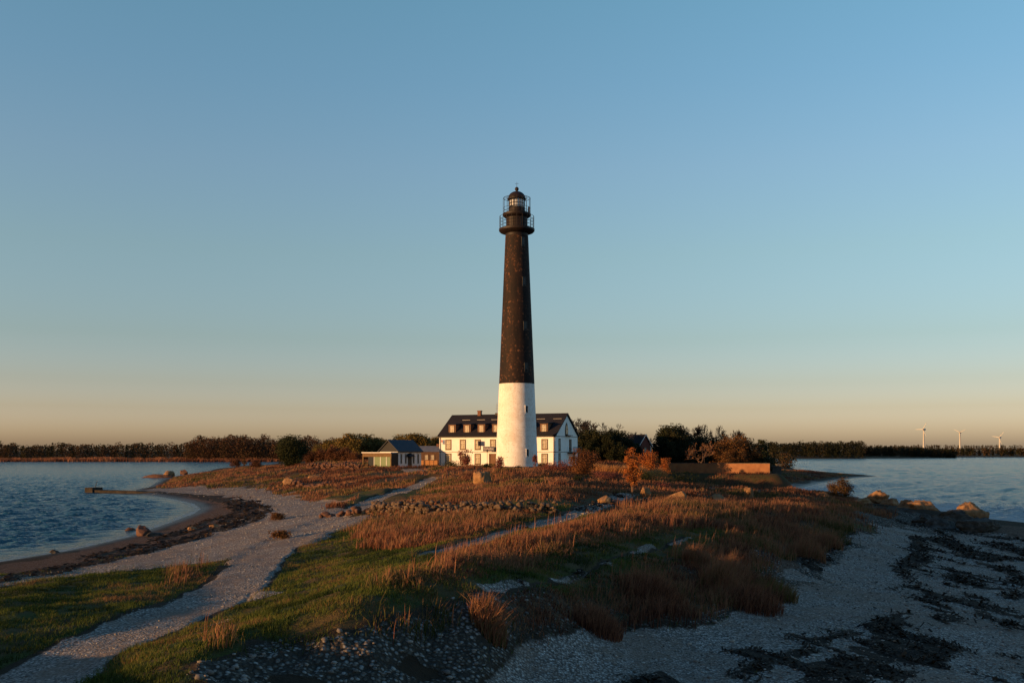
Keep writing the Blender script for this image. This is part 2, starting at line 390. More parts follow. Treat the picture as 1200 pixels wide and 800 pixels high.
class MB:
    """collects simple shapes into one mesh"""
    def __init__(s): s.v = []; s.f = []
    def add(s, vs, fs):
        n = len(s.v); s.v += [tuple(v) for v in vs]; s.f += [tuple(n + i for i in f) for f in fs]; return s
    def box(s, x0, x1, y0, y1, z0, z1):
        return s.add([(x0, y0, z0), (x1, y0, z0), (x1, y1, z0), (x0, y1, z0), (x0, y0, z1), (x1, y0, z1), (x1, y1, z1), (x0, y1, z1)],
                     [(3, 2, 1, 0), (4, 5, 6, 7), (0, 1, 5, 4), (1, 2, 6, 5), (2, 3, 7, 6), (3, 0, 4, 7)])
    def poly(s, pts, axis_vec):
        """extrude a planar polygon by a vector"""
        n = len(pts); a = Vector(axis_vec)
        vs = [Vector(p) for p in pts] + [Vector(p) + a for p in pts]
        return s.add(vs, [tuple(range(n))[::-1], tuple(range(n, 2 * n))] + [(i, (i + 1) % n, n + (i + 1) % n, n + i) for i in range(n)])
    def tube(s, a, b, r0, r1=None, n=6, cap=True):
        r1 = r0 if r1 is None else r1
        a = Vector(a); b = Vector(b); d = (b - a)
        if d.length < 1e-6: return s
        d.normalize(); x = d.orthogonal().normalized(); y = d.cross(x)
        vs = [a + (x * cos(2 * pi * i / n) + y * sin(2 * pi * i / n)) * r0 for i in range(n)] + [b + (x * cos(2 * pi * i / n) + y * sin(2 * pi * i / n)) * r1 for i in range(n)]
        fs = [(i, (i + 1) % n, n + (i + 1) % n, n + i) for i in range(n)]
        if cap: fs += [tuple(range(n))[::-1], tuple(range(n, 2 * n))]
        return s.add(vs, fs)
    def lathe(s, prof, n=48, cx=0, cy=0, caps=True):
        m = len(prof); vs = []
        for r, z in prof:
            for i in range(n):
                t = 2 * pi * i / n; vs.append((cx + r * cos(t), cy + r * sin(t), z))
        fs = [(j * n + i, j * n + (i + 1) % n, (j + 1) * n + (i + 1) % n, (j + 1) * n + i) for j in range(m - 1) for i in range(n)]
        if caps: fs += [tuple(range(n))[::-1], tuple((m - 1) * n + i for i in range(n))]
        return s.add(vs, fs)
    def ring(s, R, r, z, n=32, k=6):
        vs = []; 
        for i in range(n):
            t = 2 * pi * i / n
            for j in range(k):
                q = 2 * pi * j / k; rr = R + r * cos(q); vs.append((rr * cos(t), rr * sin(t), z + r * sin(q)))
        return s.add(vs, [(i * k + j, ((i + 1) % n) * k + j, ((i + 1) % n) * k + (j + 1) % k, i * k + (j + 1) % k) for i in range(n) for j in range(k)])
    def build(s, name, mat, parent=None, smooth=False, bevel=0, loc=None):
        me = bpy.data.meshes.new(name); me.from_pydata([tuple(v) for v in s.v], [], s.f)
        if smooth:
            me.polygons.foreach_set('use_smooth', [True] * len(me.polygons))
        me.materials.append(mat)
        o = link(bpy.data.objects.new(name, me), parent)
        if smooth:
            me.set_sharp_from_angle(angle=radians(35))
        if loc is not None: o.location = loc
        if bevel:
            b = o.modifiers.new('bevel', 'BEVEL'); b.width = bevel; b.segments = 1; b.limit_method = 'ANGLE'
        return o

def tag(o, label=None, cat=None, group=None, kind=None):
    if label: o['label'] = label
    if cat: o['category'] = cat
    if group: o['group'] = group
    if kind: o['kind'] = kind
    return o
def thing(name, label, cat, loc=(0, 0, 0), rz=0, group=None):
    o = bpy.data.objects.new(name, None); COL.objects.link(o)
    o.location = loc; o.rotation_euler = (0, 0, rz); o.empty_display_size = .3
    return tag(o, label, cat, group)
def copy_tree(o, parent=None):
    c = o.copy(); COL.objects.link(c)
    if parent is not None: c.parent = parent
    for ch in list(o.children): copy_tree(ch, c)
    return c

# ------------------------------------------------------------------ materials
class NT:
    def __init__(s, name, rough=.8, spec=.3):
        s.m = bpy.data.materials.new(name); s.m.use_nodes = True; s.t = s.m.node_tree
        s.b = s.t.nodes['Principled BSDF']; s.b.inputs['Roughness'].default_value = rough
        s.b.inputs['Specular IOR Level'].default_value = spec
        s._pos = None
    def n(s, t, **k):
        o = s.t.nodes.new(t)
        for a, b in k.items(): setattr(o, a, b)
        return o
    def l(s, a, b): s.t.links.new(a, b)
    def put(s, sock, v):
        if isinstance(v, bpy.types.NodeSocket): s.l(v, sock)
        elif isinstance(v, (tuple, list)): sock.default_value = tuple(v) + ((1,) if len(v) == 3 and sock.type == 'RGBA' else ())
        else: sock.default_value = v
    def pos(s, scale=(1, 1, 1), obj=False, rot=0):
        c = s.n('ShaderNodeTexCoord').outputs['Object'] if obj else s.n('ShaderNodeNewGeometry').outputs['Position']
        mp = s.n('ShaderNodeMapping'); s.l(c, mp.inputs['Vector']); mp.inputs['Scale'].default_value = scale; mp.inputs['Rotation'].default_value = (0, 0, rot)
        return mp.outputs[0]
    def noise(s, vec, scale, detail=4, rough=.55, out='Fac'):
        o = s.n('ShaderNodeTexNoise'); s.l(vec, o.inputs['Vector']); o.inputs['Scale'].default_value = scale; o.inputs['Detail'].default_value = detail; o.inputs['Roughness'].default_value = rough
        return o.outputs[out]
    def voro(s, vec, scale, out='Color', feat='F1', rnd=1):
        o = s.n('ShaderNodeTexVoronoi'); o.feature = feat; s.l(vec, o.inputs['Vector']); o.inputs['Scale'].default_value = scale; o.inputs['Randomness'].default_value = rnd
        return o.outputs[out]
    def math(s, op, a, b=0.0, clamp=False):
        o = s.n('ShaderNodeMath', operation=op, use_clamp=clamp); s.put(o.inputs[0], a); s.put(o.inputs[1], b); return o.outputs[0]
    def step(s, x, a, b):
        o = s.n('ShaderNodeMapRange', interpolation_type='SMOOTHSTEP'); s.put(o.inputs['Value'], x); o.inputs['From Min'].default_value = a; o.inputs['From Max'].default_value = b; return o.outputs[0]
    def mix(s, f, a, b):
        o = s.n('ShaderNodeMix', data_type='RGBA'); s.put(o.inputs['Factor'], f); s.put(o.inputs['A'], a); s.put(o.inputs['B'], b); return o.outputs['Result']
    def ramp(s, f, stops):
        o = s.n('ShaderNodeValToRGB'); s.put(o.inputs[0], f); e = o.color_ramp.elements
        while len(e) < len(stops): e.new(.5)
        for el, (p, c) in zip(e, stops): el.position = p; el.color = tuple(c) + (1,)
        return o.outputs[0]
    def attr(s, name):
        o = s.n('ShaderNodeAttribute', attribute_name=name); return o.outputs['Fac']
    def rnd(s):
        return s.n('ShaderNodeObjectInfo').outputs['Random']
    def bump(s, h, strength=.5, dist=.05, prev=None):
        o = s.n('ShaderNodeBump'); s.put(o.inputs['Height'], h); s.put(o.inputs['Strength'], strength); o.inputs['Distance'].default_value = dist
        if prev is not None: s.l(prev, o.inputs['Normal'])
        return o.outputs[0]
    def done(s, col, normal=None, rough=None):
        s.put(s.b.inputs['Base Color'], col)
        if normal is not None: s.l(normal, s.b.inputs['Normal'])
        if rough is not None: s.put(s.b.inputs['Roughness'], rough)
        return s.m

def m_plain(name, a, b=None, rough=.75, scale=1.5, bump=.0, spec=.3, obj=True):
    t = NT(name, rough, spec); p = t.pos(obj=obj)
    nz = t.noise(p, scale, 5, .6)
    b = b or tuple(c * .75 for c in a)
    col = t.ramp(t.step(nz, .3, .7), [(0, a), (1, b)])
    return t.done(col, t.bump(t.noise(p, scale * 8, 4), bump, .05) if bump else None)

# ground
t = NT('ground_cover', .95, .1)
p = t.pos()
n1 = t.noise(p, .35, 5); n2 = t.noise(p, 2.2, 5, .65); n3 = t.noise(p, 9, 4, .6)
soil = t.mix(n2, (.055, .038, .022), (.02, .014, .009))
green = t.mix(t.step(n3, .3, .7), (.06, .075, .015), (.024, .034, .008))
green = t.mix(t.step(n1, .42, .58), green, (.085, .06, .024))
dry = t.mix(t.step(n3, .3, .7), (.125, .068, .032), (.04, .022, .012))
dry = t.mix(t.step(n1, .42, .6), dry, (.06, .05, .02))
vc = t.n('ShaderNodeSeparateColor'); t.l(t.voro(p, 13), vc.inputs[0])
vd = t.voro(p, 13, 'Distance')
grav = t.ramp(vc.outputs[0], [(0, (.13, .115, .1)), (.35, (.27, .24, .205)), (.75, (.4, .36, .31)), (1, (.58, .54, .48))])
grav = t.mix(t.step(vd, .35, .75), grav, (.1, .085, .07))
grav = t.mix(t.math('MULTIPLY', t.step(t.math('ADD', t.math('MULTIPLY', n1, .6), t.math('MULTIPLY', n2, .4)), .44, .6), .75), grav, (.2, .145, .105))
vcb = t.n('ShaderNodeSeparateColor'); t.l(t.voro(p, 8.5), vcb.inputs[0]); vdb = t.voro(p, 8.5, 'Distance')
rub = t.ramp(vcb.outputs[0], [(0, (.06, .052, .04)), (.5, (.13, .115, .092)), (.75, (.24, .22, .19)), (1, (.38, .36, .32))])
rub = t.mix(t.step(vdb, .3, .6), rub, (.05, .042, .032))
sandc = t.mix(t.step(n2, .35, .7), (.095, .05, .028), (.05, .028, .017))
sandc = t.mix(t.math('MULTIPLY', t.step(vc.outputs[1], .75, .8), .6), sandc, (.2, .16, .13))
weedc = t.mix(t.step(n3, .35, .65), (.016, .013, .01), (.045, .032, .022))
def edge(a, k=.5, sm=.12):
    m = t.math('ADD', t.attr(a), t.math('MULTIPLY', t.math('SUBTRACT', t.math('ADD', t.math('MULTIPLY', n2, .6), t.math('MULTIPLY', n3, .4)), .5), k))
    return t.step(m, .5 - sm, .5 + sm)
c = t.mix(edge('green'), soil, green)
c = t.mix(edge('dry'), c, dry)
c = t.mix(edge('sand', .4), c, sandc)
eg = edge('gravel', .9, .1)
c = t.mix(eg, c, grav)
er = edge('rubble', .9, .1)
c = t.mix(er, c, rub)
wet = t.attr('wet')
c = t.mix(t.math('MULTIPLY', wet, .62), c, (.02, .014, .01))
ew = edge('weed', 1.2, .08)
c = t.mix(ew, c, weedc)
h = t.math('ADD', t.math('MULTIPLY', t.math('SUBTRACT', 1, vd), t.math('MULTIPLY', eg, .6)), t.math('MULTIPLY', t.math('SUBTRACT', 1, vdb), t.math('MULTIPLY', er, 2.0)))
h = t.math('ADD', h, t.math('MULTIPLY', n3, 1.2))
m_ground = t.done(c, t.bump(h, .9, .06), t.math('SUBTRACT', .95, t.math('MULTIPLY', wet, .55)))

# water
t = NT('sea_water', .16, .3)
t.b.inputs['IOR'].default_value = 1.33
p = t.pos((1, 1, 1), rot=radians(25)); p2 = t.pos((.55, 1.5, 1), rot=radians(-62))
w1 = t.noise(p2, 1.0, 6, .65); w2 = t.noise(p, 2.1, 5, .6); w3 = t.noise(p2, .06, 3, .5)
hh = t.math('ADD', t.math('MULTIPLY', w1, 1.0), t.math('MULTIPLY', w2, .45))
hh = t.math('MULTIPLY', hh, t.math('ADD', .7, t.math('MULTIPLY', w3, .7)))
deep = t.mix(w3, (.012, .095, .135), (.018, .12, .165))
fo = t.math('MULTIPLY', t.attr('foam'), t.step(t.math('ADD', w1, t.math('MULTIPLY', t.attr('foam'), .25)), .62, .74))
wc = t.mix(fo, deep, (.5, .52, .52))
m_water = t.done(wc, t.bump(hh, 1.0, .9), t.math('ADD', .14, t.math('MULTIPLY', fo, .6)))

# grass and leaves: colours by blade tone
def m_blade(name, stops, tip=None, transl=.25):
    t = NT(name, .8, .15)
    c = t.ramp(t.attr('tone'), stops)
    if tip: c = t.mix(t.math('MULTIPLY', t.step(t.attr('up'), .5, 1.0), .65), c, tip)
    t.done(c)
    if transl:
        tr = t.n('ShaderNodeBsdfTranslucent'); t.put(tr.inputs['Color'], c)
        mx = t.n('ShaderNodeMixShader'); mx.inputs[0].default_value = transl
        t.l(t.b.outputs[0], mx.inputs[1]); t.l(tr.outputs[0], mx.inputs[2])
        t.l(mx.outputs[0], t.t.nodes['Material Output'].inputs['Surface'])
    return t.m
m_dry = m_blade('dry_grass', [(0, (.07, .024, .015)), (.3, (.17, .062, .034)), (.6, (.3, .13, .07)), (.78, (.25, .15, .07)), (.9, (.1, .085, .025)), (1, (.05, .06, .014))], (.31, .155, .085))
m_green = m_blade('short_grass', [(0, (.02, .034, .007)), (.4, (.07, .1, .017)), (.65, (.125, .135, .026)), (.82, (.12, .085, .03)), (1, (.2, .11, .05))])
def m_leaf(name, *cols):
    k = len(cols) - 1
    return m_blade(name, [(i / k, c) for i, c in enumerate(cols)], None, .2)
m_ever = m_leaf('evergreen_needles', (.009, .013, .006), (.024, .029, .011), (.05, .044, .018))
m_brown = m_leaf('brown_autumn_leaves', (.05, .024, .01), (.12, .055, .02), (.18, .085, .028), (.08, .06, .018))
m_gold = m_leaf('olive_gold_leaves', (.055, .046, .015), (.15, .11, .03), (.24, .15, .042))
m_orange = m_leaf('orange_autumn_leaves', (.12, .03, .013), (.3, .085, .024), (.44, .16, .04), (.26, .11, .034))
m_red = m_leaf('dark_red_twigs', (.028, .015, .009), (.065, .032, .017), (.1, .052, .026))
m_pine = m_leaf('pine_needles', (.012, .018, .007), (.03, .036, .012), (.05, .05, .018))
m_bark = m_plain('bark', (.09, .065, .045), (.04, .028, .02), .9, 3)
m_barkd = m_plain('dark_bark', (.04, .032, .025), (.02, .015, .011), .9, 3)
m_barkl = m_plain('pale_branch_bark', (.2, .12, .075), (.12, .07, .045), .9, 3)

def m_rock(name, a, b, c, scale=1.4):
    t = NT(name, .92, .15); p = t.pos(obj=True)
    nz = t.noise(p, scale, 6, .65); nf = t.noise(p, scale * 7, 4, .6)
    col = t.ramp(nz, [(.3, a), (.5, b), (.68, c)])
    col = t.mix(t.math('MULTIPLY', t.step(nf, .55, .7), .6), col, tuple(x * .35 for x in a))
    return t.done(col, t.bump(t.math('ADD', nz, t.math('MULTIPLY', nf, .4)), .8, .15))
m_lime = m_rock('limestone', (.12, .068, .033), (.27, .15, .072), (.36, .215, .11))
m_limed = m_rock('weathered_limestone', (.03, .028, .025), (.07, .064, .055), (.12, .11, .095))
m_wallst = m_rock('field_wall_stone', (.045, .034, .026), (.12, .083, .058), (.2, .15, .11), 2)
m_pier = m_rock('dark_pier_concrete', (.02, .017, .014), (.04, .034, .028), (.06, .05, .042), 1.2)
m_gran = m_rock('red_granite', (.07, .038, .028), (.13, .068, .048), (.17, .1, .075), 2.2)
m_conc = m_rock('old_concrete', (.05, .045, .04), (.085, .075, .065), (.12, .105, .09), .8)
t = NT('beach_stones', .9, .2)
m_peb = t.done(t.ramp(t.attr('tone'), [(0, (.1, .09, .08)), (.4, (.25, .22, .19)), (.8, (.42, .38, .33)), (1, (.62, .58, .52))]))

# ================================================================== THE SETTING
idx = np.arange(NU * ND).reshape(ND, NU)
Q = np.stack([idx[:-1, :-1], idx[:-1, 1:], idx[1:, 1:], idx[1:, :-1]], -1).reshape(-1, 4)
gv = np.stack([GX, GY, ZG], -1).reshape(-1, 3)
og = npmesh('ground', gv, quads=Q, mat=m_ground, smooth=True, attrs={k: M[k] for k in M})
tag(og, kind='structure')

# sea: one sheet with real waves
su = np.concatenate([np.linspace(-6, -.66, 40)[:-1], np.linspace(-.66, .66, 760)[:-1], np.linspace(.66, 6, 40)])
sdn = np.concatenate([np.linspace(2, 40, 12)[:-1], np.exp(np.linspace(math.log(40), math.log(900), 760))[:-1], np.exp(np.linspace(math.log(900), math.log(30000), 60))])
SX = sdn[:, None] * su[None]; SY = np.broadcast_to(sdn[:, None], SX.shape)
ss = -sdist(COAST, SX, SY).reshape(SX.shape)          # distance out from the coast
rightside = sstep(-.02, .12, SX / SY)
gap = np.gradient(sdn)[:, None]
wav = np.zeros(SX.shape); rg = np.random.RandomState(5)
for lam, amp, ang, rw in [(16, .16, 150, 1), (11, .11, 140, 1), (7.5, .055, 165, .6), (6, .05, -60, .3), (4.2, .05, 130, .4), (3.6, .045, -40, .2), (2.9, .036, -65, .2), (2.3, .034, -30, .2), (2.6, .036, 155, .3), (1.8, .026, -50, .2), (1.5, .022, -15, .2), (1.3, .018, 120, .3)]:
    a = radians(ang); jit = fbm(SX / (lam * 2.3), SY / (lam * 2.3), int(lam * 10), 2) * 5.0
    k = 2 * pi / lam
    ph = (SX * cos(a) + SY * sin(a)) * k + jit + rg.rand() * 6
    env = .4 + 1.2 * fbm(SX / (lam * 3), SY / (lam * 4), int(lam * 7) + 3, 2)
    side = rightside if rw >= .6 else (1 - .25 * rightside)
    if rw >= .6: wf = 2 * ((np.sin(ph) + 1) / 2) ** 2.0 - .8
    else: wf = np.sin(ph)
    wav += amp * ((2.3 if lam < 3 else .75) if rw < .6 else 1.4) * env * side * wf * np.clip(1.6 - gap * 2.4 / lam, 0, 1)
wav *= sstep(0, 9, ss)
foam = rightside * sstep(26, 3, ss) * sstep(330, 190, SY) * (ss > 0)
foam = np.maximum(foam, .75 * sstep(2.2, .2, ss) * (1 - rightside) * sstep(260, 150, SY))
si = np.arange(SX.size).reshape(SX.shape)
SQ = np.stack([si[:-1, :-1], si[:-1, 1:], si[1:, 1:], si[1:, :-1]], -1).reshape(-1, 4)
osea = npmesh('sea_water', np.stack([SX, SY, wav], -1).reshape(-1, 3), quads=SQ, mat=m_water, smooth=True, attrs={'foam': foam})
tag(osea, kind='structure')

# ================================================================== LIGHTHOUSE
t = NT('white_limewash', .85, .2); p = t.pos(obj=True)
n1 = t.noise(p, .6, 6, .65); n2 = t.noise(p, 5, 5, .7)
br = t.n('ShaderNodeTexBrick'); 
ang = t.n('ShaderNodeSeparateXYZ'); t.l(p, ang.inputs[0])
cmb = t.n('ShaderNodeCombineXYZ'); t.put(cmb.inputs[0], t.math('MULTIPLY', t.math('ARCTAN2', ang.outputs[1], ang.outputs[0]), 4.0)); t.l(ang.outputs[2], cmb.inputs[1])
t.l(cmb.outputs[0], br.inputs['Vector']); br.inputs['Scale'].default_value = 1; br.inputs['Brick Width'].default_value = 2.0; br.inputs['Row Height'].default_value = 1.0
br.inputs['Color1'].default_value = (1, 1, 1, 1); br.inputs['Color2'].default_value = (.96, .95, .94, 1); br.inputs['Mortar'].default_value = (.86, .83, .8, 1); br.inputs['Mortar Size'].default_value = .025
c = t.mix(t.step(n1, .35, .7), (.82, .8, .76), (.74, .69, .63))
mpv = t.n('ShaderNodeMapping'); t.l(p, mpv.inputs['Vector']); mpv.inputs['Scale'].default_value = (2.6, 2.6, .16)
c = t.mix(t.math('MULTIPLY', t.step(t.noise(mpv.outputs[0], 1.0, 5, .65), .54, .72), .5), c, (.5, .42, .35))
c = t.mix(t.math('MULTIPLY', t.step(n2, .53, .66), .85), c, (.56, .4, .31))
c = t.mix(t.math('MULTIPLY', t.step(t.noise(p, .35, 5, .7), .5, .62), .4), c, (.6, .5, .42))
mm = t.n('ShaderNodeMix', data_type='RGBA', blend_type='MULTIPLY'); mm.inputs['Factor'].default_value = .8; t.l(c, mm.inputs['A']); t.l(br.outputs['Color'], mm.inputs['B'])
m_tower_white = t.done(mm.outputs['Result'], t.bump(n2, .25, .05))
t = NT('black_tower_paint', .8, .25); p = t.pos(obj=True)
sx = t.n('ShaderNodeSeparateXYZ'); t.l(p, sx.inputs[0])
cmb = t.n('ShaderNodeCombineXYZ'); t.put(cmb.inputs[0], t.math('MULTIPLY', t.math('ARCTAN2', sx.outputs[1], sx.outputs[0]), 2.7)); t.put(cmb.inputs[1], sx.outputs[2])
mpv = t.n('ShaderNodeMapping'); t.l(cmb.outputs[0], mpv.inputs['Vector']); mpv.inputs['Scale'].default_value = (1.5, .3, 1)
n1 = t.noise(mpv.outputs[0], .55, 5, .7); n2 = t.noise(cmb.outputs[0], 2.6, 4, .7)
vv = t.voro(cmb.outputs[0], 2.3); vs_ = t.n('ShaderNodeSeparateColor'); t.l(vv, vs_.inputs[0])
c = t.mix(t.step(n1, .35, .65), (.009, .0065, .006), (.026, .0135, .009))
c = t.mix(t.step(n2, .55, .75), c, (.042, .019, .012))
peel = t.math('MULTIPLY', t.step(t.math('ADD', n1, t.math('MULTIPLY', vs_.outputs[0], .3)), .72, .78), t.step(n2, .5, .58))
c = t.mix(peel, c, t.mix(vs_.outputs[1], (.08, .03, .014), (.17, .075, .035)))
m_tower_black = t.done(c, t.bump(n2, .3, .05))
m_iron = m_plain('rusty_black_iron', (.02, .01, .008), (.009, .007, .0065), .6, 2)
m_glass = bpy.data.materials.new('lantern_glass'); m_glass.use_nodes = True
_t = m_glass.node_tree; _g = _t.nodes.new('ShaderNodeBsdfGlossy'); _g.inputs['Roughness'].default_value = .03
_tr = _t.nodes.new('ShaderNodeBsdfTransparent'); _mx = _t.nodes.new('ShaderNodeMixShader'); _mx.inputs[0].default_value = .15
_t.links.new(_tr.outputs[0], _mx.inputs[1]); _t.links.new(_g.outputs[0], _mx.inputs[2]); _t.links.new(_mx.outputs[0], _t.nodes['Material Output'].inputs[0])
m_lens = m_plain('lens_and_white_blinds', (.5, .52, .55), (.4, .42, .46), .3, 1)
m_dark = m_plain('dark_recess', (.012, .012, .013), None, .5, 1)
m_pale = m_plain('pale_frame', (.06, .055, .05), (.04, .037, .034), .7, 2)
m_winglass = NT('window_glass', .35, .3).done((.02, .025, .03))

LX, LY, LZ = 0.9, 187.0, 5.1
lh = thing('lighthouse', 'tall round lighthouse tower, white below and peeling black above, with railed galleries and domed lantern', 'lighthouse', (LX, LY, LZ))
lh.scale = (1, 1, .984)
def lr(z):      # tower radius at local height
    return 3.98 - z * 0.0415
MB().lathe([(4.16, -1), (4.16, .25), (4.06, .3)], 64).build('plinth', m_conc, lh, True)
MB().lathe([(lr(.25), .25), (lr(7.6), 7.6), (lr(7.6) - .03, 7.62), (lr(7.7) - .03, 7.7), (lr(7.72), 7.72), (lr(16), 16)], 72).build('white_tower', m_tower_white, lh, True)
MB().lathe([(lr(16) + .012, 16), (lr(30), 30), (lr(44.1), 44.1)], 72).build('black_tower', m_tower_black, lh, True)
MB().lathe([(2.12, 44.1), (2.14, 44.55), (2.6, 44.7), (3.12, 44.9), (3.34, 45.15), (3.36, 45.5), (2.0, 45.52)], 56).build('lower_gallery', m_iron, lh, True)
MB().lathe([(2.02, 45.5), (2.02, 47.6), (2.1, 47.62)], 48).build('watch_room', m_iron, lh, True)
MB().lathe([(2.04, 47.6), (2.3, 47.75), (2.58, 48.0), (2.62, 48.15), (2.64, 48.42), (1.5, 48.44)], 48).build('upper_gallery', m_iron, lh, True)
MB().lathe([(1.56, 48.44), (1.56, 49.5), (1.6, 49.52)], 40).build('lantern_base', m_iron, lh, True)
gl = MB().lathe([(1.46, 49.5), (1.46, 51.2)], 32, caps=False).build('lantern_glass', m_glass, lh, True)
fr = MB()
for i in range(16):
    a = 2 * pi * i / 16; fr.tube((1.5 * cos(a), 1.5 * sin(a), 49.5), (1.5 * cos(a), 1.5 * sin(a), 51.2), .045, n=5)
fr.ring(1.5, .045, 50.35).ring(1.5, .05, 51.15).build('glazing_bar', m_iron, gl)
MB().lathe([(.25, 49.5), (.75, 49.7), (.95, 50.3), (.75, 50.95), (.3, 51.1)], 24).build('lamp_lens', m_lens, lh, True)
MB().lathe([(1.38, 49.85), (1.4, 50.9)], 32, caps=False).build('lantern_blind', m_lens, lh, True)
dm = MB().lathe([(1.74, 51.15), (1.76, 51.3)] + [(1.66 * cos(a), 51.3 + 1.42 * sin(a)) for a in [i * pi / 18 for i in range(0, 9)]] + [(.12, 52.72)], 40).build('dome', m_iron, lh, True)
MB().lathe([(.16, 52.6), (.2, 52.8), (.34, 53.0), (.38, 53.2), (.3, 53.42), (.12, 53.55)], 20).build('ball_finial', m_iron, dm, True)
MB().tube((0, 0, 53.5), (0, 0, 54.5), .035, .02).tube((-.35, 0, 54.2), (.35, 0, 54.2), .025).build('lightning_rod', m_iron, dm)
def railing(name, R, z0, z1, nposts, rings, r, top_in=0):
    b = MB()
    for i in range(nposts):
        a = 2 * pi * i / nposts
        b.tube((R * cos(a), R * sin(a), z0), (R * cos(a), R * sin(a), z1), r, n=5)
        if top_in:
            b.tube((R * cos(a), R * sin(a), z1), (top_in * cos(a), top_in * sin(a), z1 + .12), r * .8, n=4)
    for z in rings: b.ring(R, r * .9, z, 36, 5)
    b.build(name, m_iron, lh)
railing('lower_railing', 3.22, 45.5, 47.9, 20, [46.1, 46.7, 47.3, 47.9], .038)
railing('upper_railing', 2.55, 48.44, 51.4, 16, [48.9, 49.5, 51.4], .036, 1.7)
MB().box(-.18, .18, -.15, .15, 48.45, 49.6).build('electrical_box', m_iron, lh, loc=(2.35 * sin(radians(75)), -2.35 * cos(radians(75)), 0))
# windows: up the shaded edge, and a matching set elsewhere round the tower
def tower_window(phi, z, hgt, wid, fm, pm):
    a = radians(phi); R = lr(z + hgt / 2)
    rt = (a,)
    f = MB()
    for x0, x1, z0, z1 in ((-wid / 2 - .14, -wid / 2, -.1, hgt + .14), (wid / 2, wid / 2 + .14, -.1, hgt + .14), (-wid / 2, wid / 2, hgt, hgt + .14), (-wid / 2, wid / 2, -.1, 0)):
        f.box(x0, x1, -.05, .35, z0, z1)
    o = f.build('window', fm, lh, loc=(R * sin(a), -R * cos(a), z)); o.rotation_euler = (0, 0, a)
    MB().box(-wid / 2, wid / 2, -.02, .3, 0, hgt).build('pane', pm, o)
tower_window(31, 2.15, 1.4, .42, m_tower_white, m_dark)
tower_window(31, 10.4, 1.3, .42, m_tower_white, m_dark)
for z in (18.2, 26.0, 34.4, 42.0):
    tower_window(33, z, 1.5, .55, m_pale, m_winglass)
tower_window(28, 45.6, 1.75, .5, m_iron, m_dark)
for z in (6.0, 14.0): tower_window(-120, z, 1.3, .42, m_tower_white, m_dark)

# ================================================================== WHITE HOUSE
m_wall = m_plain('white_render', (.85, .83, .78), (.78, .75, .7), .85, .9)
t = NT('black_slate', .8, .2); p = t.pos(obj=True)
br = t.n('ShaderNodeTexBrick'); t.l(p, br.inputs['Vector']); br.inputs['Scale'].default_value = 2.2; br.inputs['Color1'].default_value = (.03, .025, .026, 1); br.inputs['Color2'].default_value = (.017, .015, .018, 1); br.inputs['Mortar'].default_value = (.008, .008, .009, 1); br.inputs['Mortar Size'].default_value = .03
m_slate = t.done(br.outputs['Color'], t.bump(t.noise(p, 6, 3), .3, .03))
m_woodb = m_plain('brown_window_wood', (.17, .085, .04), (.12, .055, .026), .7, 3)
m_surr = m_plain('grey_brown_window_surround', (.15, .09, .05), (.11, .068, .04), .8, 3)
m_sash = m_plain('cream_sash', (.7, .64, .52), None, .6, 3)
m_creamgl = m_plain('cream_glass', (.5, .43, .3), (.2, .16, .11), .15, 2.2, spec=.5)  # panes mottled cream to brown in the base colour
m_plinth = m_plain('dark_stone_plinth', (.09, .075, .06), (.05, .042, .035), .9, 2)
m_trim = m_plain('grey_string_course', (.33, .3, .27), None, .8, 3)
m_metal = m_plain('pale_flashing', (.22, .2, .19), None, .4, 3)
m_brick = m_plain('orange_brick', (.2, .09, .05), (.13, .06, .035), .9, 4)

th = math.atan2(.407, .914)
WD, DP = 25.7, 12.5
HZ = 4.9
hA = np.array([8.5, 195.0]); hB = hA - WD * np.array([.914, -.407])
house = thing('white_house', 'long white two-storey house with black gabled roof and dormers standing behind the lighthouse', 'house', (hB[0], hB[1], HZ), -th)
EZ, RZ = 6.5, 10.75       # eaves and ridge above the ground
MB().poly([(0, 0, .3), (0, DP, .3), (0, DP, EZ), (0, DP / 2, RZ - .12), (0, 0, EZ)], (WD, 0, 0)).build('wall', m_wall, house)
MB().box(-.06, WD + .06, -.06, DP + .06, -1.5, .3).build('plinth', m_plinth, house)
rf = MB(); ov = .35; sl_ = (RZ - EZ) / (DP / 2)
for s in (0, 1):
    y0 = -ov if s == 0 else DP + ov; ym = DP / 2
    z0 = EZ - ov * sl_ + .05
    rf.poly([(-.3, y0, z0), (-.3, ym, RZ + .05), (-.3, ym, RZ + .3), (-.3, y0, z0 + .24)], (WD + .6, 0, 0))
roof = rf.build('roof', m_slate, house)
MB().box(-.02, WD + .02, -.05, .0, 3.15, 3.3).build('string_course', m_trim, house)
MB().box(WD, WD + .05, 0, DP, 3.15, 3.3).build('string_course', m_trim, house)
MB().box(WD, WD + .05, 0, DP, EZ - .25, EZ - .1).build('string_course', m_trim, house)
MB().box(-.3, WD + .3, -.5, -.36, EZ - .32, EZ - .18).build('gutter', m_dark, house)
for x in (.25, WD - .3):
    MB().tube((x, -.12, -.2), (x, -.12, EZ - .3), .06, n=6).build('drainpipe', m_pale, house)
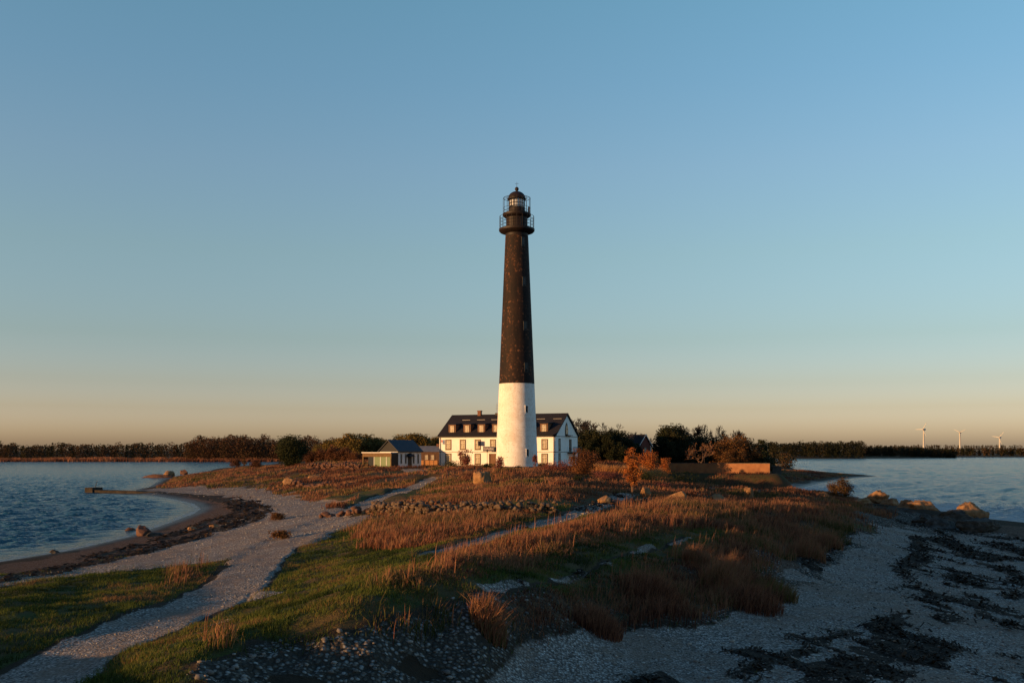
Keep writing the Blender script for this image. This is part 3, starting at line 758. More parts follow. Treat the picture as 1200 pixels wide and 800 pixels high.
def house_window(parent, x, z, wd, hg, y=0.0, rot=0, surround=True, flower=False):
    f = MB(); g = .17 if surround else .1
    for x0, x1, z0, z1 in ((-wd / 2 - g, -wd / 2, -g, hg + g), (wd / 2, wd / 2 + g, -g, hg + g), (-wd / 2, wd / 2, hg, hg + g), (-wd / 2, wd / 2, -g, 0)):
        f.box(x0, x1, -.09, .1, z0, z1)
    f.box(-wd / 2 - g - .05, wd / 2 + g + .05, -.16, .1, -g - .08, -g)
    o = f.build('window', m_surr if surround else m_woodb, parent, loc=(x, y, z)); o.rotation_euler = (0, 0, rot)
    s = MB()
    for xx in (-wd / 2 + .03, 0, wd / 2 - .03): s.box(xx - .035, xx + .035, -.055, -.005, 0, hg)
    s.box(-wd / 2, wd / 2, -.057, -.007, hg * .66, hg * .66 + .07)
    s.build('sash', m_sash, o)
    MB().box(-wd / 2, wd / 2, -.02, .05, 0, hg).build('pane', m_creamgl, o)
    if flower: MB().box(-wd / 2 - .1, wd / 2 + .1, -.42, -.16, -.5, -.12).build('flower_box', m_dark, o)
    return o
for i, tt in enumerate((.082, .211, .342, .61, .76, .912)):
    house_window(house, tt * WD, 3.85, 1.0, 1.75)
    house_window(house, tt * WD, .9, 1.0, 1.85, flower=(i == 0))
# entrance beside the tower
house_window(house, .475 * WD, 3.85, .9, 1.75)
f = MB()
for x0, x1, z0, z1 in ((-.85, -.65, 0, 2.6), (.65, .85, 0, 2.6), (-.65, .65, 2.4, 2.6)): f.box(x0, x1, -.12, .1, z0, z1)
dr = f.build('door', m_woodb, house, loc=(.475 * WD, 0, .3))
MB().box(-.65, .65, -.02, .05, 0, 2.4).build('door_leaf', m_woodb, dr)
cn = MB().box(-1.2, 1.3, -1.5, -.06, 3.2, 3.36).build('entrance_canopy', m_dark, house, loc=(.465 * WD, 0, .35))
m_navy = m_plain('navy_sign_board', (.03, .035, .07), (.05, .04, .05), .5, 2)
m_signtext = m_plain('pale_sign_marks', (.5, .42, .4), None, .6, 3)
sg = MB().box(-1.2, 1.3, -1.62, -1.5, 3.0, 3.95).build('sign_board', m_navy, house, loc=(.465 * WD, 0, .35))
mk = MB()
for i in range(9):
    x = -1.0 + i * .24
    mk.box(x, x + .13, -1.635, -1.62, 3.35, 3.6 + .1 * ((i * 7) % 3 == 0))
mk.build('sign_marks', m_signtext, sg)
# small painted sign at the left corner and projecting board
m_blue = m_plain('blue_sign_paint', (.05, .12, .3), None, .5, 2); m_redp = m_plain('red_sign_paint', (.4, .06, .05), None, .5, 2); m_whp = m_plain('white_sign_paint', (.75, .73, .7), None, .5, 2)
sg = MB().box(.45, 1.25, -.1, -.03, 4.75, 5.75).build('wall_sign', m_whp, house)
MB().box(.5, .8, -.115, -.1, 5.2, 5.7).build('sign_field', m_redp, sg); MB().box(.85, 1.2, -.115, -.1, 4.8, 5.7).build('sign_field', m_blue, sg)
sg = MB().box(-.05, .05, -1.15, -.12, 4.45, 5.35).build('projecting_sign', m_navy, house, loc=(.367 * WD, 0, 0))
MB().tube((0, -1.2, 5.4), (0, 0, 5.4), .035).build('sign_bracket', m_dark, sg)
# dormers
for tt in (.10, .234, .36, .487, .62, .755, .895):
    x = tt * WD; y0 = .75; zb = EZ + y0 * sl_ + .1; zt = zb + 1.72
    d = MB().poly([(x - .82, y0, zb - .1), (x - .82, y0, zt), (x - .82, (zt - EZ) / sl_, zt), ], (1.64, 0, 0)).build('dormer', m_woodb, house)
    r = MB().poly([(x - 1.0, y0 - .25, zt), (x - 1.0, y0 - .25, zt + .1), (x - 1.0, (zt + .5 - EZ) / sl_, zt + .42), (x - 1.0, (zt - EZ) / sl_, zt)], (2.0, 0, 0)).build('dormer_roof', m_slate, d)
    house_window(d, x, zb + .12, .95, 1.38, y0 - .02, 0, False)
    yy = (zt + .72 - EZ) / sl_
    MB().box(x + .5, x + 2.3, yy - .05, yy + .05, zt + 1.0, zt + 1.09).build('snow_guard', m_metal, roof)
# chimney and aerial
MB().box(5.9, 6.6, DP / 2 - .4, DP / 2 + .3, RZ - .6, RZ + .95).box(5.82, 6.68, DP / 2 - .48, DP / 2 + .38, RZ + .95, RZ + 1.12).build('chimney', m_brick, roof)
MB().tube((10.2, DP / 2, RZ), (10.2, DP / 2, RZ + 2.6), .04).tube((9.9, DP / 2, RZ + 1.5), (10.5, DP / 2, RZ + 1.5), .03).tube((9.95, DP / 2, RZ + 2.1), (10.45, DP / 2, RZ + 2.1), .03).build('aerial', m_metal, roof)
MB().box(9.9, 10.6, DP / 2 - .3, DP / 2 + .3, RZ, RZ + .55).build('chimney', m_plinth, roof)
# gable end
for z in (.85, 3.7): house_window(house, WD, z, .62, 2.0, 2.2, pi / 2)
for z, y in ((.85, 10.4),): house_window(house, WD, z, .62, 2.0, y, pi / 2)
f = MB(); pts = [(-.75, 0, 0), (.75, 0, 0), (.75, 0, 1.1), (.5, 0, 1.9), (0, 0, 2.5), (-.5, 0, 1.9), (-.75, 0, 1.1)]
f.poly(pts, (0, .1, 0)); gw = f.build('gable_window', m_surr, house, loc=(WD + .1, DP / 2 - .2, EZ + .15)); gw.rotation_euler = (0, 0, pi / 2)
MB().poly([(x * .72, -.03, .18 + z * .82) for x, y, z in pts], (0, .02, 0)).build('pane', m_creamgl, gw)
MB().box(-.03, .03, -.06, -.03, .15, 2.2).box(-.6, .6, -.065, -.035, 1.1, 1.18).build('sash', m_surr, gw)
MB().box(WD, WD + .55, DP / 2 - .9, DP / 2 + 2.2, EZ - .02, EZ + .12).build('gable_ledge', m_dark, house)
bd = MB().box(WD - .02, WD + .06, 7.6, 8.9, 3.3, 5.8).build('balcony_door', m_surr, house)
MB().box(WD + .06, WD + .08, 7.8, 8.7, 3.4, 5.6).build('door_leaf', m_dark, bd)
bl = MB().box(WD, WD + 1.3, 6.6, 11.6, 3.0, 3.18).build('balcony', m_dark, house)
b = MB()
for i in range(11):
    y = 6.65 + i * .49; b.tube((WD + 1.25, y, 3.18), (WD + 1.25, y, 4.2), .03, n=5)
for z in (3.7, 4.2): b.tube((WD + 1.25, 6.6, z), (WD + 1.25, 11.6, z), .035, n=5)
b.tube((WD, 11.5, 4.2), (WD + 1.25, 11.5, 4.2), .035, n=5).tube((WD, 11.5, 3.7), (WD + 1.25, 11.5, 3.7), .035, n=5)
b.build('balcony_railing', m_dark, bl)
lp = thing('street_lamp', 'slim grey lamp post with small lantern in front of the house entrance', 'lamp post', at(571, 186))
MB().tube((0, 0, -.3), (0, 0, 3.0), .05, .04).build('lamp_post', m_plinth, lp)
MB().lathe([(.06, 3.0), (.16, 3.1), (.18, 3.35), (.06, 3.5)], 10).build('lamp_head', m_pale, lp)

# ================================================================== CAFE WITH GLASS FRONT
m_slateb = m_plain('blue_grey_metal_roof', (.022, .025, .03), (.015, .017, .022), .5, 1.2)
m_oak = m_plain('sunny_larch_boards', (.16, .1, .04), (.11, .068, .028), .75, 2)
m_greenglass = NT('green_tinted_glass', .12, .6).done((.17, .22, .13))
m_whiteb = m_plain('white_lime_wall', (.74, .74, .72), (.64, .64, .62), .85, 1.2)
cafe = thing('cafe_building', 'small white building with dark gabled roof and a wood-clad glass-fronted annex', 'cafe', (-22.8, 200.0, 5.05), radians(45))
# local x runs along the white wall (right and away), local y to the left and away
L_, Wd_ = 5.9, 6.1
MB().poly([(0, 0, 0), (0, Wd_, 0), (0, Wd_, 3.15), (0, Wd_ / 2, 5.2), (0, 0, 3.15)], (L_, 0, 0)).build('wall', m_whiteb, cafe)
MB().box(-.03, L_ + .03, -.04, Wd_ + .04, -1.2, 0).build('plinth', m_plinth, cafe)
rb = MB()
for s in (0, 1):
    y0 = -.35 if s == 0 else Wd_ + .35
    rb.poly([(-.35, y0, 3.0), (-.35, Wd_ / 2, 5.3), (-.35, Wd_ / 2, 5.55), (-.35, y0, 3.2)], (L_ + .7, 0, 0))
rb.build('roof', m_slateb, cafe)
MB().poly([(-.06, -.1, 3.1), (-.06, Wd_ / 2, 5.3), (-.06, Wd_ + .1, 3.1)], (.05, 0, 0)).build('gable_cladding', m_dark, cafe)
for x in (.7, 1.85, 3.9, 5.1):
    f = MB().box(-.2, .2, -.06, .05, 0, 2.0).build('window', m_trim, cafe, loc=(x, 0, .7)); MB().box(-.13, .13, -.075, -.06, .1, 1.9).build('pane', m_winglass, f)
d = MB().box(2.4, 3.4, -.06, .05, 0, 2.2).build('door', m_plinth, cafe)
aw = MB(); 
for i in range(8):
    a0, a1 = pi * i / 8, pi * (i + 1) / 8
    aw.poly([(2.9 + .85 * cos(a0), -.9, 2.05 + .1 * sin(a0)), (2.9 + .85 * cos(a0), -.02, 2.2 + .6 * sin(a0)), (2.9 + .85 * cos(a1), -.02, 2.2 + .6 * sin(a1)), (2.9 + .85 * cos(a1), -.9, 2.05 + .1 * sin(a1))], (0, 0, .06))
aw.build('door_canopy', m_dark, cafe)
# annex in front of the left gable
AX = -1.75; AL = 9.6
MB().box(AX - .25, -.07, -.05, AL + .1, 2.87, 3.02).build('annex_roof', m_whp, cafe)
MB().box(AX - .1, AX, -.02, AL - .05, 2.08, 2.85).build('wood_fascia', m_oak, cafe)
b = MB()
for i in range(32): b.box(AX - .125, AX - .1, .1 + i * .3, .16 + i * .3, 2.1, 2.84)
b.build('fascia_battens', m_woodb, cafe)
MB().box(AX - .35, -.07, -.02, AL, -.12, .12).build('deck', m_oak, cafe)
MB().box(-.35, -.07, .05, AL, .12, 2.85).build('annex_back_wall', m_dark, cafe)
MB().box(AX, -.35, .02, .1, .12, 2.85).build('annex_side_wall', m_dark, cafe)
for y in (.05, AL - .35): MB().box(AX - .08, AX + .2, y, y + .28, .12, 2.08).build('corner_post', m_oak, cafe)
for y0, y1 in ((.4, 1.55), (1.75, 3.5), (3.7, 5.6)):
    f = MB().box(AX - .02, AX + .03, y0, y1, .14, 2.06).build('glass_panel', m_greenglass, cafe)
    MB().box(AX - .06, AX + .06, y1, y1 + .14, .12, 2.08).build('glazing_bar', m_whp, f)
MB().box(AX + .02, AX + .06, 6.0, 7.6, .14, 2.06).build('glass_panel', m_winglass, cafe)
for y in (.3, 2.4): MB().tube((AX - .2, y, -1.1), (AX - .2, y, -.12), .06).build('deck_post', m_oak, cafe)

# ================================================================== BROWN BARN AND TIMBER GATE FENCE
m_brownw = m_plain('brown_boarded_wall', (.11, .06, .035), (.08, .042, .026), .85, 1.5)
m_roofg = m_plain('grey_roof_sheet', (.16, .16, .16), (.11, .11, .115), .5, 1)
bx, by, bz = at(503, 226)
barn = thing('brown_barn', 'low brown boarded outbuilding with a grey roof between the cafe and the white house', 'outbuilding', (bx, by, bz), radians(-8))
MB().box(-2.6, 4.5, 0, 5, -.5, 3.2).build('wall', m_brownw, barn)
MB().poly([(-2.8, -.3, 3.15), (-2.8, 2.5, 4.5), (-2.8, 5.3, 3.15), (-2.8, 2.5, 4.25)], (7.5, 0, 0)).build('roof', m_roofg, barn)
MB().box(1.2, 1.75, 2.2, 2.8, 4.0, 5.0).build('chimney', m_brick, barn)
for x in (-.65, .75): house_window(barn, x, 1.35, .75, 1.1, -.01, 0, False)
m_gate = m_plain('orange_larch_panel', (.5, .24, .09), (.38, .17, .06), .8, 2.5)
fx, fy, fz = at(503, 214)
fen = thing('timber_fence', 'row of orange timber fence panels in front of the brown outbuilding', 'fence', (fx, fy, fz), radians(-6))
for i, x in enumerate((-2.1, -.85, .05, .95)):
    MB().box(x, x + .86, 0, .06, .1, 1.35).build('fence_panel', m_gate, fen)
for x in (-2.2, -1.1, -.02, .92, 1.84): MB().box(x, x + .1, -.02, .08, -.3, 1.45).build('fence_post', m_woodb, fen)

# ================================================================== RED HOUSE BEHIND THE TREES
m_red = m_plain('red_board_wall', (.17, .05, .035), (.12, .038, .028), .85, 1)
rx, ry, rz = at(756, 262)
rh = thing('red_house', 'red gabled house with a dark roof and white trim rising behind orange trees', 'house', (rx, ry, rz), radians(38))
MB().poly([(-2, 0, -.5), (2, 0, -.5), (2, 0, 5.4), (0, 0, 7.9), (-2, 0, 5.4)], (0, 6, 0)).build('wall', m_red, rh)
rb = MB()
for s in (-1, 1): rb.poly([(s * 2.5, -.3, 4.95), (0, -.3, 8.05), (0, -.3, 8.3), (s * 2.5, -.3, 5.2)], (0, 6.6, 0))
rb.build('roof', m_slate, rh)
b = MB()
for s in (-1, 1): b.poly([(s * 2.55, -.36, 4.95), (0, -.36, 8.1), (0, -.36, 8.38), (s * 2.55, -.36, 5.22)], (0, .05, 0))
b.box(2.02, 2.2, .0, .2, -.5, 5.3)
b.build('white_trim', m_whp, rh)
house_window(rh, 0, 3.6, .8, 1.2, -.01, 0, False)

# ================================================================== FIELD WALLS
t = NT('orange_stone_wall', .9, .15); p = t.pos(obj=True); vc = t.n('ShaderNodeSeparateColor'); t.l(t.voro(p, 1.6), vc.inputs[0]); nz = t.noise(p, .7, 5)
m_yard = t.done(t.mix(t.math('MULTIPLY', vc.outputs[0], .5), t.mix(t.step(nz, .35, .65), (.3, .135, .06), (.23, .1, .048)), (.36, .18, .085)), t.bump(t.noise(p, 4, 4), .5, .05))
def yard_wall(label, a, b_, h, thick=.45, zz=None):
    a = np.array(a); b_ = np.array(b_); L = np.linalg.norm(b_ - a)
    r = atan2(b_[1] - a[1], b_[0] - a[0])
    z0 = min(G(*a), G(*b_)) if zz is None else zz
    o = thing('yard_wall', label, 'wall', (a[0], a[1], z0), r)
    mb = MB(); k = max(3, int(L / 2.5)); rr = random.Random(int(a[0] * 10))
    top = [h + rr.uniform(-.06, .06) for _ in range(k + 1)]
    mb.poly([(0, 0, -1.2), (L, 0, -1.2)] + [(L * i / k, 0, top[i]) for i in range(k, -1, -1)], (0, thick, 0)).build('wall_body', m_yard, o)
    MB().poly([(-.03, -.06, top[0] + .0), (L + .03, -.06, top[-1] + .0)] + [(L * i / k + (.03 if i == k else -.03 if i == 0 else 0), -.06, top[i] + .12) for i in range(k, -1, -1)], (0, thick + .12, 0)).build('wall_coping', m_conc, o)
    return o
def pxd(px, d): return ((px - CX) * d / F, d)
yard_wall('long orange stone yard wall right of the house, half in shade and half sunlit', pxd(780, 208), pxd(902, 200), 2.0, zz=3.78)
for i, (px, d, hh_) in enumerate([(908.5, 203, 1.9), (912.5, 209, 2.2)]):
    x, y, z = at(px, d)
    o = MB().box(-.45, .45, -.45, .45, -1.5, hh_).poly([(-.6, -.6, hh_), (.6, -.6, hh_), (.6, .6, hh_), (-.6, .6, hh_)], (0, 0, .22)).build('gate_pillar', m_conc, None, loc=(x, y, max(z, 3.2)))
    tag(o, ['sunlit square gate pillar at the end of the orange yard wall', 'dark square gate pillar farther out beside the water'][i], 'gate pillar')

# ================================================================== ROCKS
def ico(n):
    t_ = (1 + sqrt(5)) / 2
    v = [(-1, t_, 0), (1, t_, 0), (-1, -t_, 0), (1, -t_, 0), (0, -1, t_), (0, 1, t_), (0, -1, -t_), (0, 1, -t_), (t_, 0, -1), (t_, 0, 1), (-t_, 0, -1), (-t_, 0, 1)]
    f = [(0, 11, 5), (0, 5, 1), (0, 1, 7), (0, 7, 10), (0, 10, 11), (1, 5, 9), (5, 11, 4), (11, 10, 2), (10, 7, 6), (7, 1, 8), (3, 9, 4), (3, 4, 2), (3, 2, 6), (3, 6, 8), (3, 8, 9), (4, 9, 5), (2, 4, 11), (6, 2, 10), (8, 6, 7), (9, 8, 1)]
    v = [np.array(a) / np.linalg.norm(a) for a in v]
    for _ in range(n):
        c = {}; nf = []
        def mid(a, b):
            k = (min(a, b), max(a, b))
            if k not in c:
                m = v[a] + v[b]; v.append(m / np.linalg.norm(m)); c[k] = len(v) - 1
            return c[k]
        for a, b, d in f:
            x, y, z = mid(a, b), mid(b, d), mid(d, a); nf += [(a, x, z), (b, y, x), (d, z, y), (x, y, z)]
        f = nf
    return np.array(v), np.array(f)
ICO = {n: ico(n) for n in (0, 1, 2, 3, 4)}
def rock_verts(seed, dims, n=3, planes=11, rough=.06, strata=0):
    r = np.random.RandomState(seed); V = ICO[n][0].copy()
    for _ in range(planes):
        nn = r.normal(size=3); nn /= np.linalg.norm(nn); c = r.uniform(.5, .85)
        dpt = V @ nn - c; V -= nn * np.maximum(dpt, 0)[:, None]
    V += V * (r.rand(len(V), 1) - .5) * rough
    k = fbm(V[:, 0] * 2 + seed, V[:, 1] * 2 + V[:, 2] * 1.7, seed, 3) - .5
    V *= (1 + k[:, None] * .45)
    if n >= 3:
        k2 = fbm(V[:, 0] * 6 + V[:, 2] * 3 + seed, V[:, 1] * 6 - V[:, 2] * 4, seed + 7, 3) - .5
        V *= (1 + k2[:, None] * .22)
    if strata:
        st = (vnoise(V[:, 2] * 4.5 + seed, V[:, 0] * .6, seed + 3) - .5) * strata
        V[:, :2] *= (1 + st)[:, None]
    return V * np.array(dims) / 2
def rock(name, label, loc, dims, seed, mat, rz=0, sink=.25, group=None, cat='boulder', n=3, planes=11, strata=0):
    V = rock_verts(seed, dims, n, planes, strata=strata)
    V[:, 2] += dims[2] * (.5 - sink)
    o = npmesh(name, V, tris=ICO[n][1], mat=mat)
    o.location = loc; o.rotation_euler = (0, 0, rz)
    return tag(o, label, cat, group)

# the big block in front of the house: cut face to the right
x, y, z = on(567, 566)
V = rock_verts(21, (3.0, 2.6, 3.0), 4, 9, .03)
V[:, 0] = np.minimum(V[:, 0], .62 + .05 * V[:, 2]); V[:, 2] = np.minimum(V[:, 2], 1.05 + .06 * V[:, 0]); V[:, 2] += .8
o = npmesh('boulder', V, tris=ICO[4][1], mat=m_lime); o.location = (x, y, z); o.rotation_euler = (0, 0, radians(-28))
tag(o, 'large square-cut boulder on the brown grass in front of the white house', 'boulder')
for (px, py, dm_, sd_, mt, lab) in [
    (340, 571, (3.6, 2.4, 1.7), 3, m_lime, 'yellowish boulder at the left end of the low rubble wall on the meadow'),
    (319, 570, (1.6, 1.3, .8), 5, m_gran, 'pink stone just left of the yellowish boulder on the meadow'),
    (308, 571, (1.1, 1, .45), 6, m_lime, 'small pale stone farthest left in the meadow row of stones'),
    (370, 561, (3.4, 1.8, 1.0), 8, m_lime, 'flat sunlit rock behind the low rubble wall on the meadow'),
    (840, 591, (2.0, 1.3, 1.5), 12, m_lime, 'bright orange wedge of rock in the tall dry grass'),
    (877, 584, (1.5, 1.2, 1.6), 14, m_lime, 'upright sunlit rock in dry grass nearest the small inlet'),
    (756, 582, (1.2, 1.0, 1.1), 16, m_lime, 'small square rock to the right of the slender orange tree'),
    (710, 588, (1.5, 1.2, 1.15), 18, m_lime, 'knobbly sunlit rock beside the gravel path gap in the wall'),
    (722, 589, (1.3, 1.0, .7), 19, m_gran, 'pinkish rock right beside the knobbly rock at the path'),
    (170, 627, (1.7, 1.4, 1.35), 22, m_gran, 'reddish round boulder at the water edge of the left bay'),
    (153, 621, (1.5, 1.0, .65), 24, m_gran, 'dark low stone in the water left of the reddish round boulder'),
    (181, 628, (1.8, .9, .5), 25, m_limed, 'flat dark stone on the sand just right of the reddish round boulder'),
    (63, 648, (1.2, .8, .4), 26, m_limed, 'small dark stone alone at the far left shoreline'),
    (224, 622, (1.1, .9, .5), 27, m_lime, 'pale stone lying on the dark sand of the left beach'),
    (250, 618, (1.0, .7, .4), 28, m_lime, 'small pale stone at the edge of the gravel above the left beach'),
    (152, 559, (5.0, 2.2, 1.4), 31, m_gran, 'lone low rock in the sea beyond the concrete pier'),
    (200, 558, (4.5, 3, 2.6), 33, m_lime, 'bright sunlit rock on the point beyond the pier'),
    (215, 555.5, (3.6, 2.5, 2.9), 34, m_gran, 'tall reddish rock on the point beyond the pier'),
    (598, 571, (.9, .7, .3), 36, m_lime, 'tiny pale stone in the grass below the lighthouse')]:
    rock('boulder', lab, on(px, py), dm_, sd_, mt, random.uniform(0, 6))
# long leaning slab
x, y, z = on(784, 588)
o = MB().poly([(-1.6, -.7, -.3), (1.35, -.7, -.3), (1.5, -.7, .55), (1.25, -.7, .92), (.5, -.7, .78), (-.7, -.7, .42), (-1.7, -.7, .18)], (.15, 1.5, -.1)).build('rock_slab', m_lime, bevel=.09)
o.location = (x, y, z); o.rotation_euler = (0, radians(-9), radians(-6)); tag(o, 'long leaning slab of orange rock lying in the tall dry grass', 'rock slab')
# ruined breakwater far out
x, y, z = on(185, 559.5)
V = rock_verts(44, (10.5, 3.0, 2.6), 3, 10); V[:, 2] += .3
o = npmesh('breakwater_ruin', V, tris=ICO[3][1], mat=m_gran); o.location = (x, y, z); tag(o, 'long low reddish ruin of a breakwater off the point', 'ruin')
# limestone ledge at the right shore
LEDGE = [  # photograph column, distance, photograph row of the top, size
    (1026, 128, 573.5, (3.6, 3.2, 3.4), m_lime, 'tall sunlit limestone block on the right shore beside the leafy bush'),
    (1066, 119, 585, (3.4, 2.8, 2.6), m_lime, 'sunlit flat-topped rock in the middle of the shore ledge'),
    (1086, 116, 585.5, (4.2, 2.8, 2.6), m_lime, 'overhanging rock at the seaward corner of the middle ledge'),
    (1134, 107, 587.5, (5.0, 3.4, 4.0), m_lime, 'bright orange-topped rock farthest right on the shore ledge'),
    (1043, 124, 583, (3.6, 3, 2.2), m_lime, 'low rock between the tall block and the middle of the ledge'),
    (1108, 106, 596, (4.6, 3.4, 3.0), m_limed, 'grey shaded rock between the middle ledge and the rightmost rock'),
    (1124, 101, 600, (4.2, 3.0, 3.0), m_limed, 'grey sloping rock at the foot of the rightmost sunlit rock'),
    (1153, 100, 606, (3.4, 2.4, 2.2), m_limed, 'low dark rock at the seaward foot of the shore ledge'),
    (1008, 126, 583, (3.6, 2.8, 2.0), m_lime, 'dark rock at the root of the leafy bush on the shore'),
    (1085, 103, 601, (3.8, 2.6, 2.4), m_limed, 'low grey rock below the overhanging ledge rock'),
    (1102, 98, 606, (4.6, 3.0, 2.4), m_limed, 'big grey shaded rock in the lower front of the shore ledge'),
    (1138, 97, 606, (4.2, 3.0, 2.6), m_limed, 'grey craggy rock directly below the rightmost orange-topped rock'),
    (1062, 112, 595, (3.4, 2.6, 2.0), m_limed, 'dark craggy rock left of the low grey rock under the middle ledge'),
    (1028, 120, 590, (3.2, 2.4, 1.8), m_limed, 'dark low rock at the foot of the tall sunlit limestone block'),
    (936, 128, 577, (3.6, 2.4, 2.0), m_lime, 'low flat pinkish rock at the edge of the small inlet'),
    (964, 127, 576, (3.0, 2.0, 2.0), m_lime, 'flat pinkish rock just left of the leafy shore bush')]
for i, (px, d, ty, dm_, mt, lab) in enumerate(LEDGE):
    o = rock('shore_rock', lab, ((px - CX) * d / F, d, 0), dm_, 60 + i, mt, random.uniform(-.5, .5), .5, cat='rock', n=4, planes=14, strata=.35)
    o.location.z = HC - (ty - HY) * d / F - max(v.co.z for v in o.data.vertices)
# small wet stones in the inlet and the point on the right
for i in range(16):
    px = random.uniform(893, 945); py = random.uniform(575, 586)
    q = unp(px, py, 0)
    rock('wet_stone', 'small dark wet stone standing in the shallow inlet', (q[0], q[1], 0), (random.uniform(.5, 1.3), random.uniform(.5, 1), random.uniform(.4, .8)), 90 + i, m_limed, random.uniform(0, 6), .35, 'wet stones in the inlet', 'stone', 1)

def merge_stones(name, label, spots, mat, cat='wall', n=1):
    """a dry-stone heap: one thing, the stones are its surface"""
    Vs = []; Ts = []; k = 0
    o0 = np.array(spots[0][0])
    for i, (c, dm_, rz) in enumerate(spots):
        V = rock_verts(1000 + i, dm_, n, 6, .08); cr, sr = cos(rz), sin(rz)
        V = V @ np.array([[cr, sr, 0], [-sr, cr, 0], [0, 0, 1]]) + (np.array(c) - o0)
        Vs.append(V); Ts.append(ICO[n][1] + k); k += len(V)
    o = npmesh(name, np.concatenate(Vs), tris=np.concatenate(Ts), mat=mat); o.location = tuple(o0)
    return tag(o, label, cat)
def stone_row(name, label, pts, h, dens, size, mat, seed):
    r = random.Random(seed); q = W(pts); sp = []
    for a, b_ in zip(q[:-1], q[1:]):
        L = np.linalg.norm(b_ - a); nn = max(1, int(L * dens))
        for i in range(nn):
            f_ = r.random(); c = a + (b_ - a) * f_ + np.array([r.gauss(0, .25), r.gauss(0, .3)])
            s_ = size * r.uniform(.55, 1.35)
            sp.append(((c[0], c[1], G(c[0], c[1]) + r.random() ** 1.2 * h), (s_ * r.uniform(.9, 1.5), s_, s_ * r.uniform(.6, .9)), r.uniform(0, 6)))
    return merge_stones(name, label, sp, mat)
stone_row('rubble_wall', 'low ruined rubble wall across the meadow below the house', [(432, 601), (470, 601), (520, 601), (580, 601), (652, 600)], .9, 17, .42, m_wallst, 3)
stone_row('stone_row', 'row of pinkish field stones along the gravel path bend', [(378, 606), (400, 604), (432, 601)], .35, 4.5, .62, m_gran, 4)
stone_row('rubble_bank', 'short rubble wall lying right of the yellowish boulder', [(346, 571), (372, 572), (384, 572)], .6, 4, .8, m_gran, 5)
stone_row('garden_wall', 'low orange stone wall left of the glass-fronted cafe', [(362, 549), (395, 549), (421, 549.5)], 1.0, 5, .75, m_gran, 6)
stone_row('stone_bank', 'line of rubble in the grass between the path gap and the leaning slab', [(716, 589), (745, 589), (772, 589)], .4, 3, .55, m_limed, 7)

# concrete pier on the left
q0 = unp(103, 577.3, 0); q1 = unp(186, 578.5, 0); L = q1[0] - q0[0]
pier = thing('concrete_pier', 'narrow dark concrete pier jutting into the left bay', 'pier', (q0[0], q0[1], 0), atan2(q1[1] - q0[1], q1[0] - q0[0]))
mb = MB(); k = 14; r = random.Random(2)
mb.poly([(0, 0, -1), (L, 0, -1)] + [(L * i / k, 0, .62 + r.uniform(-.06, .05) - .25 * (i / k)) for i in range(k, -1, -1)], (0, 2.4, 0)).build('pier_deck', m_pier, pier)
MB().box(-.5, 1.3, -.3, 2.7, -1, 1.05).build('pier_head', m_pier, pier)
MB().tube((.9, 1, 1.0), (1.3, 1.1, 2.4), .07, .04).build('mooring_post', m_dark, pier)

# ================================================================== TREES
class TB:
    """tubes collected as arrays"""
    def __init__(s): s.v = []; s.q = []; s.n = 0
    def tube(s, pts, rad, k=5):
        pts = np.asarray(pts, float); m = len(pts)
        T = np.gradient(pts, axis=0); T /= np.linalg.norm(T, axis=1)[:, None] + 1e-9
        ref = np.array([1.0, 0, 0]) if abs(T[0, 0]) < .8 else np.array([0, 1.0, 0])
        A = np.cross(T, ref); A /= np.linalg.norm(A, axis=1)[:, None] + 1e-9; B = np.cross(T, A)
        th_ = np.arange(k) * 2 * pi / k
        V = pts[:, None] + (A[:, None] * np.cos(th_)[None, :, None] + B[:, None] * np.sin(th_)[None, :, None]) * np.asarray(rad)[:, None, None]
        i = np.arange(m - 1)[:, None] * k; j = np.arange(k)[None]; j2 = (j + 1) % k
        s.q.append((np.stack([i + j, i + j2, i + k + j2, i + k + j], -1).reshape(-1, 4)) + s.n)
        s.v.append(V.reshape(-1, 3)); s.n += m * k
    def build(s, name, mat, parent):
        return npmesh(name, np.concatenate(s.v), quads=np.concatenate(s.q), mat=mat, parent=parent)

def leaf_quads(C, size, rs, tone, flat=0.0):
    """one small leaf-sized quad per centre"""
    n = len(C); N = rs.normal(size=(n, 3)); N[:, 2] += flat; N /= np.linalg.norm(N, axis=1)[:, None]
    R = rs.normal(size=(n, 3)); A = np.cross(N, R); A /= np.linalg.norm(A, axis=1)[:, None] + 1e-9; B = np.cross(N, A)
    sz = (size * rs.uniform(.55, 1.3, n))[:, None]
    V = np.stack([C - A * sz * .5 - B * sz * .12, C - A * sz * .05 - B * sz * .34, C + A * sz * .5 + B * sz * .05, C + A * sz * .02 + B * sz * .36], 1).reshape(-1, 3)
    return V, np.arange(n * 4).reshape(n, 4), np.repeat(tone, 4)

def limb(tb, a, b, r0, r1, rs, wob=.08, k=5, m=6):
    a = np.array(a, float); b = np.array(b, float); tt = np.linspace(0, 1, m)[:, None]
    L = np.linalg.norm(b - a); mid = rs.normal(size=3) * wob * L; mid[2] = abs(mid[2]) * .5
    pts = a + (b - a) * tt + mid * (4 * tt * (1 - tt)) + rs.normal(size=(m, 3)) * wob * .2 * L * (tt * (1 - tt) * 4)
    tb.tube(pts, r0 + (r1 - r0) * tt[:, 0], k); return pts

